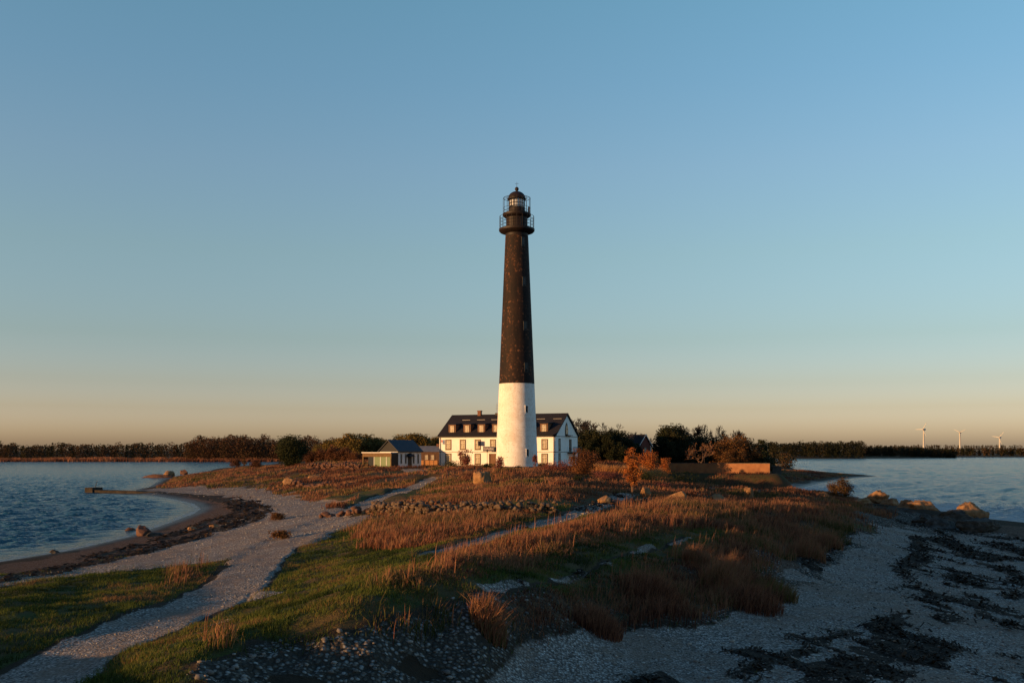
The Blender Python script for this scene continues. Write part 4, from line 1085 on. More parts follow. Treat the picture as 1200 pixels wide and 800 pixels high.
def leafy(name, label, cat, H, Rx, bottom, nclump, nleaf, leafsz, seed, leafm, barkm, shape='round', stems=1, spread=.5, tr=.05, group=None, bare=.0, squash=1.0):
    """a tree or shrub: trunk and limbs reaching into clumps of leaves spread through the crown"""
    rs = np.random.RandomState(seed)
    root = thing(name, label, cat, (0, 0, 0), 0, group)
    C = []
    while len(C) < nclump:
        p_ = rs.uniform(-1, 1, 3); rr = np.linalg.norm(p_)
        if rr > 1 or rr < .3 * rs.rand(): continue
        z = bottom + (p_[2] + 1) / 2 * (H - bottom)
        f_ = (z - bottom) / (H - bottom)
        if shape == 'cone': wd = (1 - f_) ** .8 * 1.15 + .06
        elif shape == 'column': wd = .65 + .5 * sin(pi * min(1, f_ * 1.05)) * (1 if f_ > .2 else .5)
        elif shape == 'vase': wd = .55 + .6 * f_ if f_ < .8 else 1.03 - (f_ - .8) * 2
        else: wd = 1
        C.append((p_[0] * Rx * wd, p_[1] * Rx * wd * squash, z))
    C = np.array(C); C[:, :2] *= (1 + .22 * np.sin(np.arctan2(C[:, 1], C[:, 0]) * 3 + seed))[:, None]
    tb = TB()
    tops = []
    for s in range(stems):
        a = rs.uniform(0, 6.28); o = np.array([cos(a), sin(a), 0]) * spread * (stems > 1)
        top = np.array([o[0] * 2.2, o[1] * 2.2, bottom + (H - bottom) * rs.uniform(.55, .8)])
        if shape in ('cone', 'column'): top = np.array([o[0], o[1], H * .93])
        pts = limb(tb, o * .4 + np.array([0, 0, -.4]), top, tr * H ** .8 * .55, tr * .12 * H ** .8, rs, .04, 7, 8); tops.append(pts)
    allp = np.concatenate(tops)
    for c_ in C:
        lowok = allp[allp[:, 2] < c_[2] - .05 * H]
        if not len(lowok): lowok = allp[:3]
        j = lowok[np.argmin(np.linalg.norm(lowok - c_, axis=1) + rs.rand(len(lowok)) * .15 * H)]
        limb(tb, j, c_, tr * .2 * H ** .8, tr * .045 * H ** .8, rs, .1, 4, 5)
        for _ in range(3):
            limb(tb, c_ * .75 + j * .25, c_ + rs.normal(size=3) * Rx * .22, tr * .07 * H ** .8, tr * .02 * H ** .8, rs, .1, 3, 3)
    tb.build('trunk', barkm, root)
    ctone = rs.rand(nclump); keep = rs.rand(nclump) > bare
    P_ = []; T_ = []
    csz = Rx * .95 / nclump ** (1 / 3)
    for c_, tn, kp in zip(C, ctone, keep):
        m_ = nleaf if kp else nleaf // 6
        g = np.clip(rs.normal(size=(m_, 3)), -1.5, 1.5) * csz * np.array([1, 1, .8]) * rs.uniform(.6, 1.2)
        P_.append(c_ + g); T_.append(np.clip(tn * .55 + rs.rand(m_) * .55 - .05, 0, 1))
    P_ = np.concatenate(P_); T_ = np.concatenate(T_); ok = P_[:, 2] > .03 * H
    V, Qd, tn = leaf_quads(P_[ok], leafsz, rs, T_[ok])
    npmesh('crown', V, quads=Qd, mat=leafm, parent=root, attrs={'tone': tn})
    return root

def baretree(name, label, cat, H, seed, barkm, spread=.55, stems=1, depth=6, r0=None, group=None, twig_leaf=None, nl=0, lsz=.2, trunk=.28, lean=0):
    rs = np.random.RandomState(seed); root = thing(name, label, cat, (0, 0, 0), 0, group); tb = TB(); tips = []
    cb = TB()
    def grow(p_, d, L, r, lev):
        m_ = 4; pts = [p_]; dd_ = d.copy()
        for i in range(m_ - 1):
            dd_ = dd_ + rs.normal(size=3) * .14 + np.array([0, 0, .05]); dd_ /= np.linalg.norm(dd_); pts.append(pts[-1] + dd_ * L / (m_ - 1))
        (tb if lev <= 1 else cb).tube(pts, np.maximum(np.linspace(r, r * .7, m_), .022 * (H / 5) ** .9), 6 if lev < 2 else 4 if lev < 4 else 3)
        if lev >= depth: tips.append(pts[-1]); tips.append(pts[-2]); return
        nb = rs.randint(2, 4) if lev < depth - 1 else 3
        for i in range(nb):
            a = rs.uniform(0, 6.28); x = np.cross(dd_, rs.normal(size=3)); x /= np.linalg.norm(x) + 1e-9
            nd = dd_ * rs.uniform(.6, 1) + x * spread * rs.uniform(.6, 1.3); nd[2] = max(nd[2], -.05) ; nd /= np.linalg.norm(nd)
            grow(pts[-1] if i < 2 else pts[-2], nd, L * rs.uniform(.62, .86), r * .68 * rs.uniform(.75, 1), lev + 1)
    r0 = r0 or H * .022
    for s in range(stems):
        a = rs.uniform(0, 6.28); d = np.array([cos(a) * .5, sin(a) * .5, 1.0]) if stems > 1 else np.array([lean, 0, 1.0])
        grow(np.array([0, 0, -.3]), d / np.linalg.norm(d), H * trunk, r0, 0)
    allv = np.concatenate([v for v in tb.v + cb.v]); k = H / allv[:, 2].max()
    for q in (tb, cb):
        q.v = [v * k for v in q.v]
    tb.build('trunk', barkm, root)
    crown = cb.build('crown', barkm, root)
    if nl:
        T_ = np.array(tips) * k; C = T_[rs.randint(0, len(T_), nl)] + rs.normal(size=(nl, 3)) * H * .03
        V, Qd, tn = leaf_quads(C, lsz, rs, rs.rand(nl)); npmesh('leaves', V, quads=Qd, mat=twig_leaf, parent=crown, attrs={'tone': tn})
    return root

def place(o, loc, rz=0, s=1.0, sz=None):
    o.location = loc; o.rotation_euler = (0, 0, rz); o.scale = (s, s, sz or s); return o
RN = random.Random(11)

def forest_copies(protos, spots, labels, group):
    first = [True] * len(protos)
    for (px, d, h_, k, wsc, li) in spots:
        pr, H0 = protos[k]
        if first[k]: o = pr; first[k] = False
        else: o = copy_tree(pr)
        s = h_ / H0
        place(o, at(px, d, -.1), RN.uniform(0, 6.28), s * wsc, s)
        o['label'] = labels[li]; o['group'] = group[li]

# --- the thicket right of the house
evs = [(leafy('evergreen_tree', 'x', 'tree', 9, 3.3, .3, 60, 150, .42, 101 + i, m_ever, m_barkd), 9) for i in range(3)]
labs = ['dense dark evergreen tree in the thicket just right of the white house', 'dense dark evergreen tree between the red house and the brown trees']
grp = ['dark evergreens beside the white house', 'dark evergreens right of the red house']
sp = []
for px, d, h_ in [(676, 262, 7.8), (688, 250, 7.8), (699, 258, 8.2), (707, 248, 7.2), (717, 252, 8.0), (727, 258, 7.6), (736, 250, 6.0), (744, 256, 5.0), (694, 246, 5.6), (712, 246, 5.4), (726, 246, 5)]:
    sp.append((px, d, h_, len(sp) % 3, 1.0, 0))
for px, d, h_ in [(781, 268, 9.8), (790, 274, 10.2), (798, 268, 9), (807, 276, 8.6), (816, 270, 8), (825, 278, 8), (836, 280, 8), (788, 264, 6.5), (803, 264, 6), (848, 284, 7.8), (860, 286, 7.8)]:
    sp.append((px, d, h_, len(sp) % 3, 1.0, 1))
forest_copies(evs, sp, labs, grp)
brs = [(baretree('bare_tree', 'x', 'tree', 11, 130 + i, m_barkd, .5, 1, 6), 11) for i in range(3)]
labs = ['bare leafless tree standing over the evergreens right of the white house', 'bare leafless tree in the row over the dark evergreens behind the yard wall']
grp = ['bare trees beside the white house', 'bare trees behind the yard wall']
sp = [(px, d, h_, i % 3, wsc, 0) for i, (px, d, h_, wsc) in enumerate([(680, 268, 11.8, 1.1), (686, 276, 12.6, 1), (697, 270, 11.6, 1), (706, 280, 11.4, .9), (716, 272, 10.4, 1), (690, 264, 11.4, 1), (702, 262, 10.8, 1), (749, 285, 9.6, 1.0), (743, 280, 9, 1)])]
sp += [(px, d, h_, (i + 1) % 3, .8, 1) for i, (px, d, h_) in enumerate([(797, 272, 10.6), (804, 280, 11.2), (812, 274, 11.6), (820, 284, 12.2), (828, 280, 12), (838, 286, 12.2), (847, 282, 11.8), (856, 290, 11.4), (866, 288, 10.2)])]
forest_copies(brs, sp, labs, grp)
bro = [(leafy('brown_tree', 'x', 'tree', 9, 2.9, 1.2, 55, 60, .34, 150 + i, m_brown, m_barkd, bare=.25), 9) for i in range(2)]
labs = ['brown-leaved autumn tree behind the sunlit yard wall']
sp = [(px, d, h_, i % 2, 1.0, 0) for i, (px, d, h_) in enumerate([(842, 256, 8.0), (853, 262, 9.6), (862, 257, 9.8), (871, 263, 9.6), (879, 260, 8.6), (867, 254, 6.2), (852, 253, 6.0), (884, 258, 6.5)])]
forest_copies(bro, sp, labs, ['brown trees behind the yard wall'])
o = leafy('pine_tree', 'dark green pine tree at the right end of the yard wall', 'tree', 9.4, 2.2, 1.5, 40, 110, .36, 160, m_pine, m_bark, 'vase')
place(o, at(892.5, 270), 1)
o = leafy('dark_bush', 'dark bush right of the pine tree at the edge of the water', 'bush', 6.2, 2.6, .3, 30, 90, .36, 161, m_pine, m_barkd)
place(o, at(899, 256), 1)
o = baretree('spreading_tree', 'pale spreading tree with bare forked branches catching the sun before the dark evergreens', 'tree', 7.4, 171, m_barkl, .75, 2, 6, .12, None, m_orange, 500, .2, .24)
place(o, at(823, 254), 0)
o = baretree('small_orange_tree', 'small orange-leaved tree with a thin pale trunk in front of the pine', 'tree', 4.6, 174, m_barkl, .6, 1, 5, .07, None, m_orange, 700, .24, .34)
place(o, at(887, 262), 0)

# --- orange trees and bushes near the house
o = leafy('slender_orange_tree', 'slender red-orange autumn tree with a thin stem standing before the reed hedge', 'tree', 4.7, .66, .9, 46, 90, .13, 181, m_orange, m_barkl, 'column', 2, .1, .03)
place(o, on(741, 580, -.05), .4)
o = leafy('orange_tree', 'broad orange autumn tree in front of the red house', 'tree', 5.9, 1.9, .6, 48, 130, .2, 182, m_orange, m_bark)
place(o, at(757, 170), 0)
o = leafy('orange_tree', 'round golden-orange tree at the left end of the shaded yard wall', 'tree', 4.3, 1.3, .3, 40, 130, .17, 183, m_orange, m_bark, 'round', 2, .2)
place(o, on(779, 562), 0)
o = leafy('round_bush', 'large round rust-brown bush at the right corner of the white house', 'bush', 3.5, 1.95, .1, 60, 130, .16, 184, m_leaf('rust_leaves', (.06, .022, .012), (.14, .055, .022), (.2, .09, .035)), m_bark, 'round', 4, .3)
place(o, on(682, 559), 0)
o = leafy('brown_shrub', 'brown twiggy shrub in front of the house below the second upper window', 'shrub', 3.6, 1.35, .2, 40, 45, .2, 185, m_red, m_bark, 'vase', 5, .25, .03)
place(o, at(545.5, 193), 0, 1.08)
o = leafy('brown_shrub', 'small reddish shrub against the left foot of the lighthouse', 'shrub', 2.6, .85, .2, 28, 50, .18, 186, m_red, m_bark, 'vase', 4, .2, .03)
place(o, at(585.5, 150), 0, .92)
o = leafy('climbing_shrub', 'thin dark red shrub against the shaded right foot of the lighthouse', 'shrub', 2.6, .55, .1, 22, 40, .16, 187, m_red, m_bark, 'cone', 3, .15, .03)
place(o, at(627, 180), 0)
for (px, d, H_, R_, mt, lab) in [(607, 171, .5, .9, m_pine, 'low dark green shrub centred under the lighthouse tower'), (641, 118, .95, 1.0, m_pine, 'dark green shrub on the slope right below the lighthouse'), (677, 113, .75, .45, m_pine, 'tiny dark shrub on the grass below the round rust-brown bush'),
                                 (646, 150, 1.3, 1.6, m_red, 'low reddish shrub at the foot of the house right of the lighthouse'), (661, 150, 1.5, 1.6, m_red, 'reddish shrub between the low reddish shrub and the round rust-brown bush'), (529, 170, 1.0, 1.6, m_pine, 'dark low shrub under the left ground floor window'), (571, 168, 1.3, .6, m_pine, 'small dark conifer-like shrub at the foot of the lamp post'),
                                 (704, 126, .95, 1.2, m_red, 'grey-brown bush before the left part of the reed hedge'), (717, 128, .9, 1.1, m_red, 'grey-brown bush just left of the slender orange tree'), (757, 124, 1.1, 1.3, m_pine, 'dark bush right behind the slender orange tree'), (776, 110, .9, 1.0, m_red, 'low reddish bush below the golden-orange tree'),
                                 (800, 128, 1.0, 1.8, m_pine, 'dark low bush in the grass below the shaded yard wall'), (822, 150, 1.2, 2.2, m_pine, 'dark low bush by the gravel of the small inlet'), (866, 190, 1.1, 2.4, m_pine, 'dark scrub below the sunlit yard wall'), (906, 205, 1.3, 2.2, m_pine, 'dark scrub at the right end of the yard wall below the pillars'), (330, 68, .55, .5, m_brown, 'small twiggy shrub on the gravel below the meadow'),
                                 (325, 93, .6, .6, m_brown, 'leafless shrub on the gravel beach at the foot of the meadow')]:
    o = leafy('low_shrub', lab, 'shrub', H_, R_, .05, 22, 70, .11 if H_ < 1 else .15, int(px * 3), mt, m_bark, 'round', 4, .2, .03)
    place(o, at(px, d), 0)
o = leafy('shore_bush', 'leafy olive-orange bush alone on the right shore beside the tall sunlit rock', 'bush', 2.9, 1.5, .3, 45, 110, .15, 190, m_leaf('shore_leaves', (.04, .026, .01), (.09, .05, .018), (.14, .08, .026)), m_bark, 'round', 4, .35, .035)
place(o, at(985, 131, -.1), 0)
# orange reed hedge
def reeds(name, label, kind, pts, wid, n, h0, h1, mat, seed, bw=.035):
    rs = np.random.RandomState(seed); q = np.array(pts); seg = rs.randint(0, len(q) - 1, n); f_ = rs.rand(n)[:, None]
    c = q[seg] + (q[seg + 1] - q[seg]) * f_ + rs.uniform(-.5, .5, (n, 2)) * wid
    return blades(name, c[:, 0], c[:, 1], rs.uniform(h0, h1, n) * (.75 + .5 * fbm(c[:, 0] / 1.5, c[:, 1] / 1.5, seed, 2)), np.full(n, bw), rs.rand(n), mat, seed)
def blades(name, X, Y, Hh, Wd, tone, mat, seed, lean=.25, parent=None, zoff=0):
    rs = np.random.RandomState(seed + 1); n = len(X); Z = gi(X, Y, ZG) - .03 + zoff
    a = rs.uniform(0, 2 * pi, n); dx = np.cos(a) * Wd * .5; dy = np.sin(a) * Wd * .5
    b = rs.uniform(0, 2 * pi, n); L = np.abs(rs.normal(size=n)) * lean * Hh
    lx = np.cos(b) * L + .12 * Hh; ly = np.sin(b) * L
    V = np.empty((n, 5, 3)); 
    V[:, 0] = np.stack([X - dx, Y - dy, Z], 1); V[:, 1] = np.stack([X + dx, Y + dy, Z], 1)
    V[:, 2] = np.stack([X + dx * .8 + lx * .35, Y + dy * .8 + ly * .35, Z + Hh * .6], 1); V[:, 3] = np.stack([X - dx * .8 + lx * .35, Y - dy * .8 + ly * .35, Z + Hh * .6], 1)
    V[:, 4] = np.stack([X + lx, Y + ly, Z + Hh], 1)
    i = np.arange(n)[:, None] * 5
    up = np.tile(np.array([0, 0, .6, .6, 1.0]), n)
    return npmesh(name, V.reshape(-1, 3), quads=i + np.array([0, 1, 2, 3]), tris=i + np.array([3, 2, 4]), mat=mat, parent=parent, attrs={'tone': np.repeat(tone, 5), 'up': up})
m_reed = m_blade('orange_reed', [(0, (.22, .09, .03)), (.5, (.42, .19, .065)), (1, (.5, .26, .1))], (.5, .27, .11))
hp = [at(690, 152)[:2], at(715, 150)[:2], at(740, 150)[:2], at(770, 156)[:2]]
tag(reeds('reed_hedge', '', '', hp, 3.0, 14000, 1.8, 2.5, m_reed, 3), 'long orange reed hedge between the round bush and the yard wall', 'reed hedge')

# --- left: single trees round the meadow and beyond the cafe
o = leafy('juniper_tree', 'broad dark green conifer behind the grassy mound on the left', 'tree', 8.0, 4.3, .1, 80, 170, .36, 201, m_pine, m_barkd, 'vase', 3, .5)
place(o, at(343, 262, -.3), 0)
o = leafy('young_tree', 'thin young tree standing alone left of the grassy mound', 'sapling', 4.4, .55, 1.6, 18, 50, .2, 202, m_brown, m_bark, 'column', 1, 0, .03)
place(o, at(286, 255), 0)
gl_ = [(leafy('olive_tree', 'x', 'tree', 10, 4.2, .4, 70, 130, .5, 210 + i, m_gold, m_barkd), 10) for i in range(3)]
labs = ['olive-gold round-crowned tree to the left behind the glass-fronted cafe', 'olive-gold tree rising behind the cafe roof and the brown outbuilding']
sp = [(px, d, h_, i % 3, wsc, 0) for i, (px, d, h_, wsc) in enumerate([(414, 330, 10.2, 1.15), (402, 345, 9, 1), (428, 335, 10, 1), (440, 340, 9, 1), (388, 350, 8.6, .9), (375, 360, 7.6, .9), (452, 345, 8.4, 1)])]
sp += [(px, d, h_, i % 3, wsc, 1) for i, (px, d, h_, wsc) in enumerate([(478, 330, 9.6, 1), (488, 322, 9.4, 1), (468, 340, 9.4, 1), (500, 335, 8.6, 1), (511, 330, 8.8, .9), (519, 340, 8.4, .9)])]
forest_copies(gl_, sp, labs, ['trees left of the cafe', 'trees behind the cafe'])
ru = [(leafy('russet_tree', 'x', 'tree', 6, 3.0, .3, 50, 90, .4, 220 + i, m_leaf('russet_leaves%d' % i, (.05, .022, .012), (.11, .045, .022), (.15, .07, .03)), m_barkd), 6) for i in range(2)]
labs = ['russet bush between the dark conifer and the cafe']
forest_copies(ru, [(px, d, h_, i % 2, 1.0, 0) for i, (px, d, h_) in enumerate([(378, 300, 5), (392, 296, 5.4), (404, 290, 4.8), (416, 285, 3.6), (364, 300, 4.0), (425, 268, 3), (300, 300, 3.2), (276, 330, 3.0)])], labs, ['russet bushes left of the cafe'])

# --- far woods: one mass each
def far_wood(name, label, spots, leafm, seed, per=90, q=1.1):
    rs = np.random.RandomState(seed); P_ = []; T_ = []
    for (x, y, z, H_, R_, kind, tn) in spots:
        m_ = per
        u_ = rs.rand(m_)
        if kind == 0: zz = H_ * (.08 + .92 * u_); rr = R_ * (1.05 - .85 * u_) 
        else: zz = H_ * (.03 + .97 * u_ ** .8); rr = R_ * np.sqrt(np.clip(1 - (2 * u_ - 1) ** 2, .12, 1))
        a = rs.uniform(0, 2 * pi, m_); r_ = rr * np.sqrt(rs.rand(m_))
        P_.append(np.stack([x + r_ * np.cos(a), y + r_ * np.sin(a), z + zz], 1)); T_.append(np.clip(tn + rs.normal(size=m_) * .12, 0, 1))
    P_ = np.concatenate(P_); T_ = np.concatenate(T_)
    V, Qd, tn = leaf_quads(P_, q, rs, T_)
    o = npmesh(name, V, quads=Qd, mat=leafm, attrs={'tone': tn}); return tag(o, label, 'forest', None, 'stuff')
m_wood = m_leaf('far_wood_leaves', (.014, .017, .008), (.026, .026, .011), (.06, .036, .017), (.1, .048, .026))
def band(px0, px1, n, d0, d1, hfun, seed, tone):
    rs = np.random.RandomState(seed); out = []
    for i in range(n):
        px = rs.uniform(px0, px1); d = d0 + (d1 - d0) * rs.rand() ** 1.6; x = (px - CX) * d / F
        h_ = hfun(px) * rs.uniform(.82, 1.05); k = 0 if rs.rand() < .3 else 1
        out.append((x, d, G(x, d) - .5, h_, h_ * (.19 if k == 0 else .34), k, np.clip(tone(px, k) + rs.normal() * .12, 0, 1)))
    return out
far_wood('left_forest', 'far wooded shore of mixed pines and brown trees across the left bay', band(-350, 330, 900, 905, 1050, lambda p_: 13 + 2.2 * vnoise(np.array([p_ / 25.]), np.array([0.]), 3)[0] + 3.6 * vnoise(np.array([p_ / 5.]), np.array([0.]), 8)[0] ** 2, 1, lambda p_, k: .25 + .35 * k), m_wood, 1, 80, 1.3)
far_wood('brown_wood', 'red-brown wood on the near shore left of the dark conifer', band(218, 420, 420, 870, 980, lambda p_: 16.5 + 5.0 * vnoise(np.array([p_ / 14.]), np.array([0.]), 4)[0] + 5.0 * vnoise(np.array([p_ / 4.]), np.array([0.]), 9)[0] ** 1.5 - max(0, (240 - p_) / 4.) - max(0, (p_ - 345) / 12.), 2, lambda p_, k: .62 + .25 * k), m_wood, 2, 130, 1.1)
far_wood('low_wood', 'low dark wood behind the house and the yard between the two shores', band(380, 930, 420, 420, 620, lambda p_: 7.5, 3, lambda p_, k: .3 + .2 * k), m_wood, 3, 90, .8)
far_wood('right_forest', 'dark pine forest on the far shore right of the yard wall', band(900, 1012, 330, 1330, 1480, lambda p_: 18 + 3 * vnoise(np.array([p_ / 9.]), np.array([0.]), 5)[0] + 4 * vnoise(np.array([p_ / 3.]), np.array([0.]), 15)[0] ** 2, 4, lambda p_, k: .1 + .15 * k) + band(1008, 1120, 330, 1440, 1600, lambda p_: 16 - 3.5 * min(1, abs(p_ - 1050) / 60), 6, lambda p_, k: .12 + .2 * k), m_wood, 4, 80, 1.6)
far_wood('distant_forest', 'thin distant strip of forest under the wind turbines', band(1100, 1800, 700, 1740, 1900, lambda p_: 14, 5, lambda p_, k: .25 + .2 * k) + band(880, 1900, 700, 3000, 3400, lambda p_: 20, 7, lambda p_, k: .3 + .2 * k), m_wood, 5, 60, 2.6)
rs = np.random.RandomState(9)
n = 26000; px = rs.uniform(-350, 335, n); d = rs.uniform(852, 900, n)
tag(blades('marsh_reeds', (px - CX) * d / F, d, rs.uniform(1.6, 3.0, n) * (.55 + .8 * fbm(px / 9, px * 0, 71, 3)), np.full(n, .5), np.clip(.1 + .9 * fbm(px / 14, d / 20, 72, 3) - .2 + rs.normal(size=n) * .12, 0, .8), m_dry, 12), 'strip of rusty marsh reeds along the far left shore', 'reeds', None, 'stuff')

# --- wind turbines
m_turb = m_plain('turbine_white', (.5, .49, .47), None, .5, .1)
def turbine(px, hy, d, L, rot, yaw, label):
    z = HC + (HY - hy) * d / F; x = (px - CX) * d / F; g = G(x, d) - 2
    o = thing('wind_turbine', label, 'wind turbine', (x, d, g), yaw, 'wind turbines on the far shore'); h_ = z - g
    MB().lathe([(2.6, 0), (1.6, h_ - 2)], 24).build('tower', m_turb, o, True)
    MB().box(-2, 2, -3.5, 7, h_ - 2.2, h_ + 2.2).build('nacelle', m_turb, o, bevel=.5)
    hb = MB().lathe([(.3, -3.2), (1.5, -2.4), (1.9, 0)], 16).build('hub', m_turb, o, True); hb.location = (0, -3.6, h_); hb.rotation_euler = (radians(-90), 0, 0)
    for k in range(3):
        a = rot + k * 2 * pi / 3
        b = MB().poly([(-.4, -.5, 1), (.6, -.5, 1), (1.3, -.3, L * .22), (.35, -.1, L), (-.1, -.1, L)], (0, .5, 0)).build('blade', m_turb, o)
        b.location = (0, -5.2, h_); b.rotation_euler = (0, a, 0)
turbine(1082.5, 503, 2600, 21, radians(-90), radians(-52), 'tallest and leftmost of the three white wind turbines')
turbine(1125, 506.5, 2700, 17, radians(180), radians(-35), 'middle white wind turbine with two raised blades')
turbine(1171.5, 512.3, 2800, 20, radians(-80), radians(-45), 'shortest and rightmost of the three white wind turbines')

# ================================================================== GRASS
rs = np.random.RandomState(77)
def scatter(n, d0, d1, pw, u0=-.6, u1=.6):
    """points over the ground, thinning with distance"""
    tt = rs.rand(n); e_ = 2 - pw
    d = (d0 ** e_ + (d1 ** e_ - d0 ** e_) * tt) ** (1 / e_); u = rs.uniform(u0, u1, n)
    return u * d, d
# tall dry grass
X, Y = scatter(1500000, 17, 150, 1.35)
mk = gi(X, Y, M['dry']) * (1 - .6 * gi(X, Y, M['rubble'])); pth = gi(X, Y, path); S_ = gi(X, Y, S0)
cl = .5 * fbm(X / 1.6, Y / 1.6, 51, 3) + .5 * fbm(X / .34, Y / .34, 151, 3); big = fbm(X / 7, Y / 7, 52, 3)
ok = (rs.rand(len(X)) < mk * sstep(.34, .6, cl + .6 * (big - .45))) & (pth < .3) & (S_ > 2)
X, Y, cl, big, mk = X[ok], Y[ok], cl[ok], big[ok], mk[ok]
near_h = np.where(Y < 85, 1.0, np.where(Y < 100, 1.0 - (Y - 85) / 15 * .5, .5))
Hh = (.14 + .5 * sstep(.3, .72, cl)) * (.22 + .78 * sstep(.1, 4.0, gi(X, Y, pdist))) * near_h * (.75 + .6 * rs.rand(len(X))) * (.7 + .6 * big)
reg = fbm(X / 4.5, Y / 4.5, 53, 3)
tone = np.clip(.57 + (reg - .5) * 2.2 + rs.normal(size=len(X)) * .27, 0, 1)
ok = rs.rand(len(X)) < .8; X, Y, Hh, tone = X[ok], Y[ok], Hh[ok], tone[ok]
wdt = .015 + .00027 * Y
print('dry blades', len(X))
tag(blades('dry_grass', X, Y, Hh, wdt * rs.uniform(.7, 1.5, len(X)), tone, m_dry, 60, .42), 'tall rusty dry grass on the headland', 'grass', None, 'stuff')
# sparse taller stems with seed heads
X, Y = scatter(150000, 17, 120, 1.3)
mk = gi(X, Y, M['dry']); S_ = gi(X, Y, S0)
ok = (rs.rand(len(X)) < mk * sstep(.45, .7, fbm(X / 2.1, Y / 2.1, 251, 3)) * .5) & (gi(X, Y, pdist) > .8) & (S_ > 4)
X, Y = X[ok], Y[ok]; n = len(X); print('stems', n)
Hs = rs.uniform(.45, 1.05, n) * np.where(Y > 80, .6, 1.0); tn = np.clip(.55 + rs.normal(size=n) * .2, 0, .85)
tag(blades('grass_stems', X, Y, Hs, .014 + .00025 * Y, tn, m_dry, 64, .18), 'sparse tall seeding grass stems over the headland', 'grass', None, 'stuff')
# brown meadow grass farther off
X, Y = scatter(420000, 100, 330, 1.2, -.5, .4)
mk = gi(X, Y, M['dry']); S_ = gi(X, Y, S0); pth = gi(X, Y, path)
cl = fbm(X / 2.5, Y / 2.5, 55, 3)
ok = (rs.rand(len(X)) < mk * sstep(.3, .6, cl)) & (S_ > 3) & (pth < .3) & (np.hypot(X - LX, Y - LY) > 4.3)
X, Y, cl = X[ok], Y[ok], cl[ok]
tone = np.clip(.5 + (fbm(X / 7, Y / 7, 56, 3) - .5) * 3.0 + rs.normal(size=len(X)) * .15, 0, 1)
print('meadow blades', len(X))
tag(blades('meadow_grass', X, Y, (.2 + .45 * cl) * rs.uniform(.6, 1.3, len(X)), .05 + .0002 * Y, tone, m_dry, 61), 'short brown meadow grass round the lighthouse', 'grass', None, 'stuff')
# short green grass
X, Y = scatter(700000, 17, 75, 1.2)
mk = gi(X, Y, M['green']); cl = fbm(X / .6, Y / .6, 57, 3)
ok = (rs.rand(len(X)) < mk * sstep(.25, .5, cl)) & (gi(X, Y, path) < .4)
X, Y, cl = X[ok], Y[ok], cl[ok]
tone = np.clip(.42 + (fbm(X / 3, Y / 3, 58, 3) - .5) * 2.0 + rs.normal(size=len(X)) * .2, 0, 1)
print('green blades', len(X))
tag(blades('short_grass', X, Y, (.05 + .16 * cl) * rs.uniform(.6, 1.4, len(X)), .012 + .0002 * Y, tone, m_green, 62, .6), 'short green turf on the foreground bank', 'grass', None, 'stuff')
# tall tussocks catching the sun
for i, (px, py, hh_, R_, lab) in enumerate([(944, 652, 1.35, 1.1, 'bright orange grass tussock on the edge of the right beach'), (968, 640, 1.2, 1.0, 'orange grass tussock just behind the brightest one by the beach'), (845, 694, 1.5, .9, 'reddish tall tussock on the shaded bank in the middle right'),
        (858, 684, 1.3, .8, 'reddish tussock a little behind the tall one on the shaded bank'), (572, 744, .95, .5, 'lone pale orange tussock on the dark rubble bank'), (815, 660, 1.0, .6, 'small orange tussock above the rubble on the bank'), (905, 700, 1.0, 1.0, 'dark green tussock at the foot of the bank by the gravel'), (762, 700, 1.1, 1.1, 'dark brown tussock overhanging the gravel bank'), (700, 735, .8, .8, 'dark grass tussock at the foot of the rubble slope'), (880, 712, 1.0, 1.2, 'long dark grass tussock beside the gravel below the tall ones')]):
    x, y, z = on(px, py); n = 900
    r_ = R_ * np.sqrt(rs.rand(n)); a = rs.uniform(0, 2 * pi, n)
    XX = x + r_ * np.cos(a); YY = y + r_ * np.sin(a)
    o = blades('grass_tussock', XX, YY, hh_ * (1.1 - .6 * r_ / R_) * rs.uniform(.7, 1.2, n), np.full(n, .024), np.clip(rs.normal(size=n) * .2 + (.95 if i in (6,) else .25 if i > 6 else .6), 0, 1), m_green if i == 6 else m_dry, 300 + i, .35)
    tag(o, lab, 'grass tussock')

# ================================================================== STONES ON BEACH AND BANK (uncountable)
def stones(name, label, X, Y, sz, tone, mat, seed, n=0):
    r = np.random.RandomState(seed); m_ = len(X); IV, IT = ICO[n]; k = len(IV)
    sc_ = sz[:, None] * np.stack([r.uniform(.8, 1.5, m_), r.uniform(.7, 1.2, m_), r.uniform(.4, .8, m_)], 1)
    a = r.uniform(0, 2 * pi, m_); ca, sa = np.cos(a), np.sin(a)
    V = IV[None] * (1 + r.uniform(-.28, .28, (m_, k, 1))) * sc_[:, None, :] * .5
    V = np.stack([V[..., 0] * ca[:, None] - V[..., 1] * sa[:, None], V[..., 0] * sa[:, None] + V[..., 1] * ca[:, None], V[..., 2]], -1)
    V += np.stack([X, Y, gi(X, Y, ZG) + sz * .12], 1)[:, None]
    T_ = (np.arange(m_)[:, None, None] * k + IT[None]).reshape(-1, 3)
    return tag(npmesh(name, V.reshape(-1, 3), tris=T_, mat=mat, attrs={'tone': np.repeat(tone, k)}), label, 'pebbles', None, 'stuff')
X, Y = scatter(230000, 18, 190, 1.25)
mg = gi(X, Y, M['gravel']) * (1 - .6 * gi(X, Y, M['weed'])); ok = rs.rand(len(X)) < mg * .62 * np.where(X < 0, .65, 1) * (.25 + .75 * sstep(.38, .6, fbm(X / 2.6, Y / 2.6, 95, 4))); X, Y = X[ok], Y[ok]
print('pebbles', len(X))
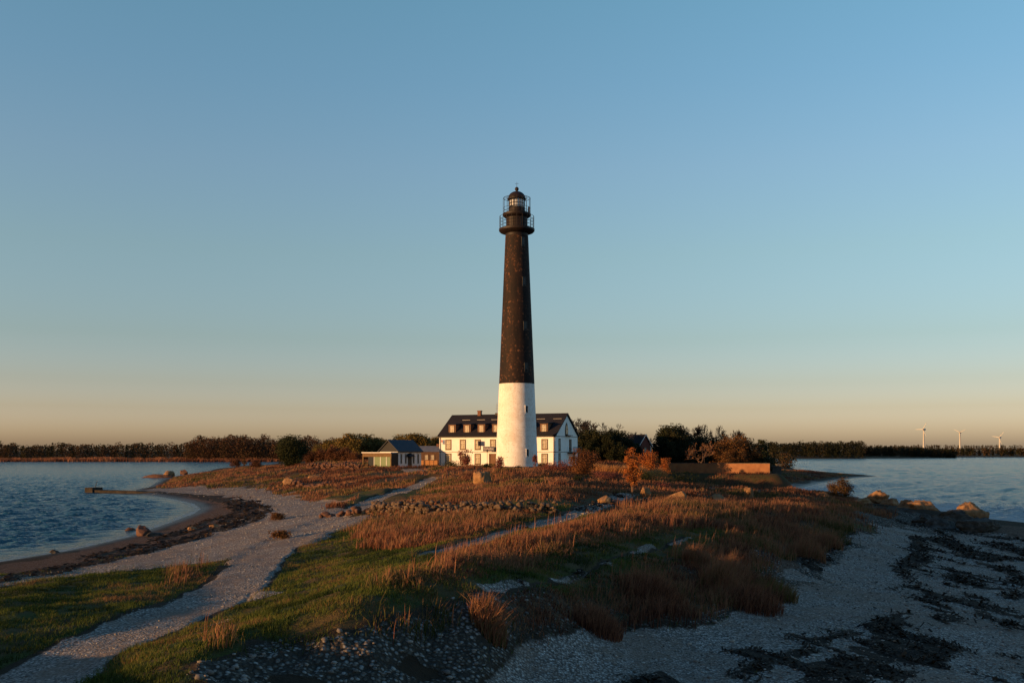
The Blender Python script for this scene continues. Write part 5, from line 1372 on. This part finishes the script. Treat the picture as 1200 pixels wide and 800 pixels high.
stones('beach_pebbles', 'pale beach pebbles on the gravel and paths', X, Y, np.where(X < 0, .7, 1) * (.026 + .0008 * Y) * np.exp(rs.normal(size=len(X)) * .38), rs.rand(len(X)) ** 1.2 * .85, m_peb, 5)
X, Y = scatter(130000, 18, 75, 1.3)
mr = gi(X, Y, M['rubble']); ok = rs.rand(len(X)) < mr * sstep(.42, .6, fbm(X / .9, Y / .9, 91, 3)) * .24; X, Y = X[ok], Y[ok]
print('rubble', len(X))
stones('bank_rubble', 'scattered pale stones on the dark slope of the bank', X, Y, np.minimum(.075 * np.exp(rs.normal(size=len(X)) * .5), .2), rs.rand(len(X)) ** 1.7 * .55, m_peb, 6, 0)
# seaweed heaps
X, Y = scatter(900000, 18, 150, 1.3, -.55, .6)
mw = gi(X, Y, M['weed']); ok = rs.rand(len(X)) < mw * np.where(X < 0, .22, .5) * sstep(.38, .6, fbm((X + .3 * Y) / .45, Y / 2.2, 93, 3)); X, Y = X[ok], Y[ok]
print('weed', len(X))
Zw = gi(X, Y, ZG)
n = len(X); a = np.where(X > 0, radians(72), radians(40)) + rs.normal(size=n) * .55
Lr = (.05 + .0016 * Y) * rs.uniform(.5, 1.6, n); Wr = (.011 + .0006 * Y) * rs.uniform(.6, 1.4, n)
ax, ay = np.cos(a) * Lr, np.sin(a) * Lr; bx_, by_ = -np.sin(a) * Wr, np.cos(a) * Wr
zt = Zw + rs.rand(n) * (.04 + .0008 * Y); tl = rs.normal(size=n) * .25 * Lr; tw = rs.normal(size=n) * .7 * Wr
V = np.stack([np.stack([X - ax - bx_, Y - ay - by_, zt - tl], 1), np.stack([X + ax - bx_, Y + ay - by_, zt + tl], 1), np.stack([X + ax + bx_, Y + ay + by_, zt + tl + tw], 1), np.stack([X - ax + bx_, Y - ay + by_, zt - tl + tw], 1)], 1).reshape(-1, 3)
Qd = np.arange(n * 4).reshape(n, 4); tn = np.repeat(rs.rand(n), 4)
m_weed = m_leaf('seaweed', (.01, .008, .006), (.034, .022, .014), (.07, .046, .028))
tag(npmesh('seaweed', V, quads=Qd, mat=m_weed, attrs={'tone': tn}), 'dark wrack of washed-up seaweed on the beaches', 'seaweed', None, 'stuff')
